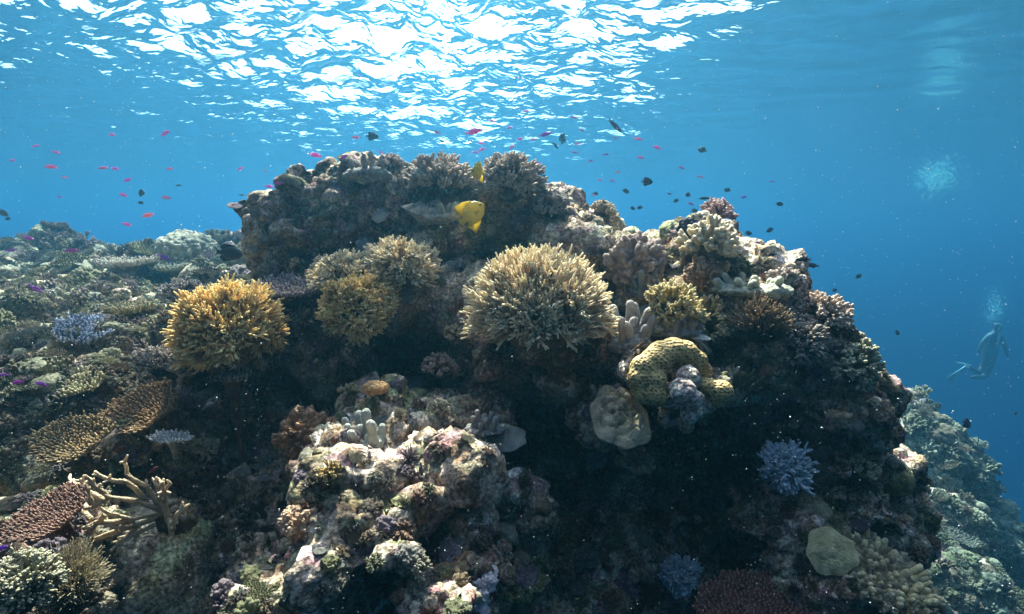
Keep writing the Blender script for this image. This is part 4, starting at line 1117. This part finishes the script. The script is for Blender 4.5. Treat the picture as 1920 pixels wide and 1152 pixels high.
fish("wrasse", "long", 1154, 237, 4.2, 34, -38, False, 20, (.08, .08, .13), (.22, .25, .30), "slim dark wrasse swimming steeply downwards, upper right of the crest", big=True)
fish("reef_fish", "slim", 131, 740, 2.2, 38, 78, False, 30, PUR, (.30, .03, .60), "vivid violet fish pointing upwards beside the small cream table coral", big=True)
fish("reef_fish", "slim", 287, 882, 1.6, 20, 35, False, 20, (.22, .04, .05), (.2, .05, .05), "small dark red fish just above the staghorn coral", big=True)
fish("anthias", "slim", 888, 247, 3.4, 32, 14, False, 10, PINK, (.70, .15, .45), "bright pink anthias right above the upper yellow fish, largest of the pink fish", group="pink anthias", big=True)
fish("anthias", "slim", 591, 291, 3.8, 25, -12, False, 10, PINK, (.65, .1, .4), "bright pink anthias above the left shoulder of the central outcrop", group="pink anthias", big=True)
PF = [(210, 253, 16), (310, 250, 20), (105, 286, 14), (24, 301, 13), (95, 313, 20), (193, 315, 16), (217, 317, 17), (318, 317, 14), (122, 333, 12), (239, 338, 17), (232, 366, 17), (312, 371, 17), (113, 370, 12),
      (278, 404, 23), (238, 421, 17), (451, 317, 14), (67, 274, 10), (667, 258, 16), (645, 295, 17), (714, 287, 15), (504, 350, 18), (521, 344, 16), (497, 321, 9), (820, 249, 14), (922, 227, 13), (902, 269, 13), (904, 281, 15),
      (891, 286, 12), (987, 209, 14), (955, 240, 13), (960, 276, 13), (1076, 221, 12), (1091, 245, 12), (1154, 259, 10), (1197, 261, 15), (1232, 277, 16), (1083, 270, 12), (1077, 286, 11), (1107, 302, 10), (1136, 290, 12),
      (1201, 296, 14), (1158, 323, 9), (1125, 338, 10), (1148, 339, 11), (1313, 332, 12), (1278, 315, 12), (1009, 306, 12), (1113, 366, 10), (1296, 383, 12), (1447, 341, 9), (1000, 262, 12), (975, 261, 12),
      (54, 447, 20), (135, 470, 22), (20, 470, 16), (68, 542, 20), (78, 720, 22), (33, 717, 18), (8, 703, 14), (1420, 455, 10)]
DF = [(265, 362, 15, "oval"), (5, 400, 13, "oval"), (15, 411, 9, "oval"), (1055, 260, 16, "oval"), (1041, 273, 14, "slim"), (1317, 282, 14, "oval"), (1173, 359, 12, "oval"), (1290, 366, 11, "oval"), (1268, 377, 10, "oval"),
      (1322, 372, 18, "long"), (1364, 357, 11, "oval"), (1462, 383, 17, "slim"), (1302, 396, 11, "oval"), (1403, 438, 12, "oval"), (1444, 432, 11, "oval"), (1447, 478, 16, "slim"), (1506, 487, 22, "slim"), (1522, 498, 22, "slim"),
      (1610, 519, 12, "oval"), (1592, 618, 18, "slim"), (1682, 624, 11, "oval"), (1186, 391, 9, "oval"), (1200, 390, 9, "oval"), (1380, 405, 9, "oval"), (418, 437, 9, "oval"), (335, 348, 9, "slim"), (264, 381, 8, "oval"),
      (1117, 364, 10, "oval"), (1565, 545, 9, "oval"), (1255, 364, 8, "slim"), (453, 366, 8, "slim"), (1725, 730, 8, "slim"), (1905, 775, 9, "oval"), (1020, 330, 10, "slim"), (828, 265, 9, "slim")]
FL = [(60, 440, "left reef skyline"), (200, 300, "upper left water"), (450, 330, "water left of the crest"), (700, 290, "grey crest fingers"), (895, 300, "upper yellow fish"),
      (1040, 280, "domed crest coral"), (1213, 341, "dark oval fish"), (1335, 400, "pinkish ridge-top coral"), (1480, 450, "right open water"), (1650, 620, "right silhouette edge"), (120, 720, "small cream table coral"), (1812, 760, "far right diver")]
rF = random.Random(4)
fitems = []
for (u, v, Lp) in PF:
    d = min(6.5, max(2.4, 84 / Lp)); h = hit(u, v)
    if h: d = min(d, h[3] - .25)
    vio = v > 430 or (u, v) in ((1395, 370),)
    c = rF.choice([(.74, .15, .52), (.68, .14, .48), (.72, .20, .42), (.60, .16, .55), (.76, .28, .34)]) if not vio else rF.choice([(.42, .08, .42), (.36, .08, .46), (.45, .10, .38)])
    o = fish("anthias", "slim", u, v, d, Lp * 1.08, rF.gauss(0, 14), rF.random() < .45, rF.uniform(-30, 30), c, tuple(min(1, x * 1.15 + .03) for x in c), None, bend=rF.choice((0, .1, -.1)))
    fitems.append((o, u, v, "violet" if vio else "pink", "anthias", "pink anthias"))
for (u, v, Lp) in ((1023, 252, 22), (308, 483, 20), (1395, 370, 13), (4, 1028, 22)):
    d = min(6, 90 / Lp); h = hit(u, v)
    if h: d = min(d, h[3] - .2)
    o = fish("anthias", "slim", u, v, d, Lp * 1.08, rF.gauss(0, 20), rF.random() < .5, rF.uniform(-30, 30), (.24, .05, .48), (.3, .08, .5), None)
    fitems.append((o, u, v, "purple", "anthias", "pink anthias"))
for (u, v, Lp, sp_) in DF:
    d = min(7.0, max(3.0, 90 / Lp)); h = hit(u, v)
    if h: d = min(d, h[3] - .25)
    c = rF.choice([(.035, .035, .05), (.06, .06, .06), (.05, .06, .04), (.09, .07, .07)])
    an = rF.gauss(-5, 16) if (u, v) != (1055, 260) else 80
    o = fish("reef_fish", sp_, u, v, d, Lp * 1.2, an, rF.random() < .5, rF.uniform(-35, 35), c, tuple(x * 1.4 for x in c), None)
    fitems.append((o, u, v, "dark", "reef fish", "dark reef fish"))
from collections import defaultdict
gg = defaultdict(list)
for it in fitems:
    o, u, v, cn, kn, gr = it
    a, b_, nm = min(FL, key=lambda q: (q[0] - u) ** 2 + (q[1] - v) ** 2)
    where = ("right of" if u > a else "left of") if abs(u - a) > abs(v - b_) else ("below" if v > b_ else "above")
    if "water" in nm: where = "in"
    gg[(cn, kn, gr, where, nm)].append((u, v, o))
orn = ["first", "second", "third", "fourth", "fifth", "sixth", "seventh", "eighth", "ninth", "tenth", "eleventh", "twelfth", "thirteenth", "fourteenth", "fifteenth", "sixteenth"]
for (cn, kn, gr, where, nm), l_ in gg.items():
    l_.sort(key=lambda q: q[0])
    for i, (u, v, o) in enumerate(l_):
        o["label"] = "small " + cn + " " + kn + " " + where + " the " + nm + ("" if len(l_) == 1 else ", " + orn[min(i, 15)] + " from left")
        o["category"] = "fish"; o["group"] = gr

# ------------------------------------------------------------------ diver and bubbles
def simple_mat(name, c, rough=.6):
    m, nt, n, l, b = mat_new(name)
    no = n.new("ShaderNodeTexNoise"); no.inputs["Scale"].default_value = 9; no.inputs["Detail"].default_value = 4
    cr = ramp(n, [(.3, tuple(x * .75 for x in c)), (.7, tuple(min(1, x * 1.2) for x in c))])
    l.new(no.outputs["Fac"], cr.inputs[0]); l.new(cr.outputs[0], b.inputs["Base Color"]); b.inputs["Roughness"].default_value = rough
    return m
WET = simple_mat("wetsuit", (.012, .014, .02)); SKN = simple_mat("diver_skin", (.50, .34, .26)); SNOWK = simple_mat("mask_rubber", (.10, .12, .12), .3); FINM = simple_mat("swim_fin", (.45, .62, .55)); TANKM = simple_mat("tank_paint", (.45, .47, .45), .35)
DD = 29.0
def DP(u, v, z=0): return P(u, v, DD + z)
dv = empty("person", DP(1860, 665)); tag(dv, "scuba diver in dark wetsuit finning away in the blue haze, far right", "person")
s_ = pxm(DD)
KD = 29.0 / 13.0
def skin_body():
    J = [((1850, 668), 0, .15), ((1856, 650), 0, .15), ((1864, 632), -.02, .17), ((1868, 622), 0, .07), ((1870, 612), -.02, .10), ((1871, 605), -.02, .085),
         ((1848, 682), -.10, .10), ((1836, 700), -.12, .075), ((1818, 690), -.12, .05), ((1812, 688), -.12, .04),
         ((1856, 684), .10, .10), ((1848, 706), .14, .075), ((1826, 708), .16, .05), ((1820, 708), .16, .04),
         ((1856, 628), -.16, .06), ((1842, 642), -.20, .048), ((1836, 656), -.24, .038), ((1834, 662), -.24, .03),
         ((1876, 632), .14, .06), ((1884, 650), .18, .048), ((1888, 664), .14, .038), ((1889, 670), .14, .03)]
    E = [(0, 1), (1, 2), (2, 3), (3, 4), (4, 5), (0, 6), (6, 7), (7, 8), (8, 9), (0, 10), (10, 11), (11, 12), (12, 13), (2, 14), (14, 15), (15, 16), (16, 17), (2, 18), (18, 19), (19, 20), (20, 21)]
    me = bpy.data.meshes.new("diver_body")
    me.from_pydata([tuple(DP(u, v, z) - dv.location) for (u, v), z, r in J], E, [])
    o = bpy.data.objects.new("diver_body", me); COL.objects.link(o)
    sk = o.modifiers.new("skin", 'SKIN'); o.modifiers.new("sub", 'SUBSURF').levels = 2
    for i, (a, z, r) in enumerate(J): me.skin_vertices[0].data[i].radius = (r * KD, r * KD)
    me.skin_vertices[0].data[0].use_root = True
    dg = bpy.context.evaluated_depsgraph_get(); dg.update()
    m2 = bpy.data.meshes.new_from_object(o.evaluated_get(dg)); o.modifiers.clear(); o.data = m2
    m2.materials.clear(); m2.materials.append(WET)
    o.parent = dv
skin_body()
def dpart(name, geo, mat):
    return mesh_obj(name, geo[0] - 0, geo[1], mat, dv)
loc = lambda u, v, z=0: np.array(DP(u, v, z) - dv.location)
dpart("air_tank", tubes([([loc(1862, 662, -.22), loc(1868, 645, -.2), loc(1874, 626, -.2)], [.09, .095, .085], 0, 0)], 12), TANKM)
dpart("hand", (IVs * .05 + loc(1833, 665, -.24), IFs), SKN); dpart("hand", (IVs * .05 + loc(1890, 674, .14), IFs), SKN)
dpart("face", (IVs * .085 + loc(1866, 609, -.07), IFs), SKN)
dpart("dive_mask", (IVs * np.array((.075, .05, .05)) + loc(1861, 607, -.13), IFs), SNOWK)
dpart("air_hose", tubes([([loc(1874, 624, -.2), loc(1880, 615, -.25), loc(1874, 608, -.2), loc(1864, 612, -.14)], [.02] * 4, 0, 0)], 6), WET)
dpart("shoulder_strap", tubes([([loc(1864, 622, -.24), loc(1856, 632, -.28), loc(1853, 646, -.26)], [.035] * 3, 0, 0)], 6), TANKM)
def swimfin(a, b_, w0, w1, z):
    A, B = loc(*a, z), loc(*b_, z); d = unit(B - A); sdn = unit(np.cross(d, np.array((.2, .9, .3)))); up = np.cross(sdn, d)
    V = []
    for t, w_ in ((0, w0), (.3, w0 * 1.15), (1, w1)):
        c = A + (B - A) * t
        for sx in (-1, 1):
            for sz in (-1, 1): V.append(c + sdn * sx * w_ + up * sz * (.025 - .018 * t))
    Fq = []
    for k in (0, 4):
        for q in ((0, 1), (1, 3), (3, 2), (2, 0)): Fq.append((k + q[0], k + q[1], k + 4 + q[1], k + 4 + q[0]))
    Fq += [(0, 2, 3, 1), (8, 9, 11, 10)]
    return np.array(V), np.array(Fq)
dpart("swim_fin", swimfin((1812, 688), (1779, 713), .09, .20, -.12), FINM)
dpart("swim_fin", swimfin((1820, 686), (1792, 680), .05, .04, .16), FINM)
BUB, _, _, _, bb = mat_new("air_bubble"); bb.inputs["Base Color"].default_value = (.35, .85, .85, 1); bb.inputs["Roughness"].default_value = .15; bb.inputs["Alpha"].default_value = .3
def bubbles(name, cen, spread, n, r0, r1, label, seed):
    rs = np.random.RandomState(seed); V = []; Fc = []
    for i in range(n):
        c = np.array(cen) + rs.normal(0, 1, 3) * np.array(spread); r = rs.uniform(r0, r1)
        V.append(IVb * r * np.array((1.2, 1.2, .7)) + c); Fc.append(IFb + i * len(IVb))
    o = mesh_obj(name, np.concatenate(V), np.concatenate(Fc), BUB); tag(o, label, "bubbles", None, "stuff")
IVb, IFb = ico_unit(1)
bubbles("bubble_cloud", P(1757, 335, 21), (.36, .3, .36), 1500, .010, .030, "pale round cloud of air bubbles in the blue water, upper right", 3)
bubbles("bubble_trail", P(1865, 582, 22.5), (.18, .18, .38), 400, .010, .030, "column of bubbles rising from the diver", 4)
# drifting specks
rs = np.random.RandomState(9); V = []; Fc = []
IV0, IF0 = ico_unit(1)
n_ = 5000
for i in range(n_):
    d = rs.uniform(.8, 7) ; u = rs.uniform(-200, 2120); v = rs.uniform(-150, 1300)
    hh = hit(u, v) if i % 1 == 0 else None
    if hh and hh[3] < d + .03: d = rs.uniform(.5, .95) * (hh[3] - .02)
    r = rs.uniform(.3, .75) * pxm(d) * (1 if rs.rand() < .93 else 2.2)
    V.append(IV0 * r + np.array(P(u, v, d))); Fc.append(IF0 + i * len(IV0))
SNOW = simple_mat("drifting_particle", (.55, .56, .56))
o = mesh_obj("drifting_particles", np.concatenate(V), np.concatenate(Fc), SNOW)
tag(o, "tiny pale specks drifting in the water", "particles", None, "stuff")
print("script", round(time.time() - T0, 1))
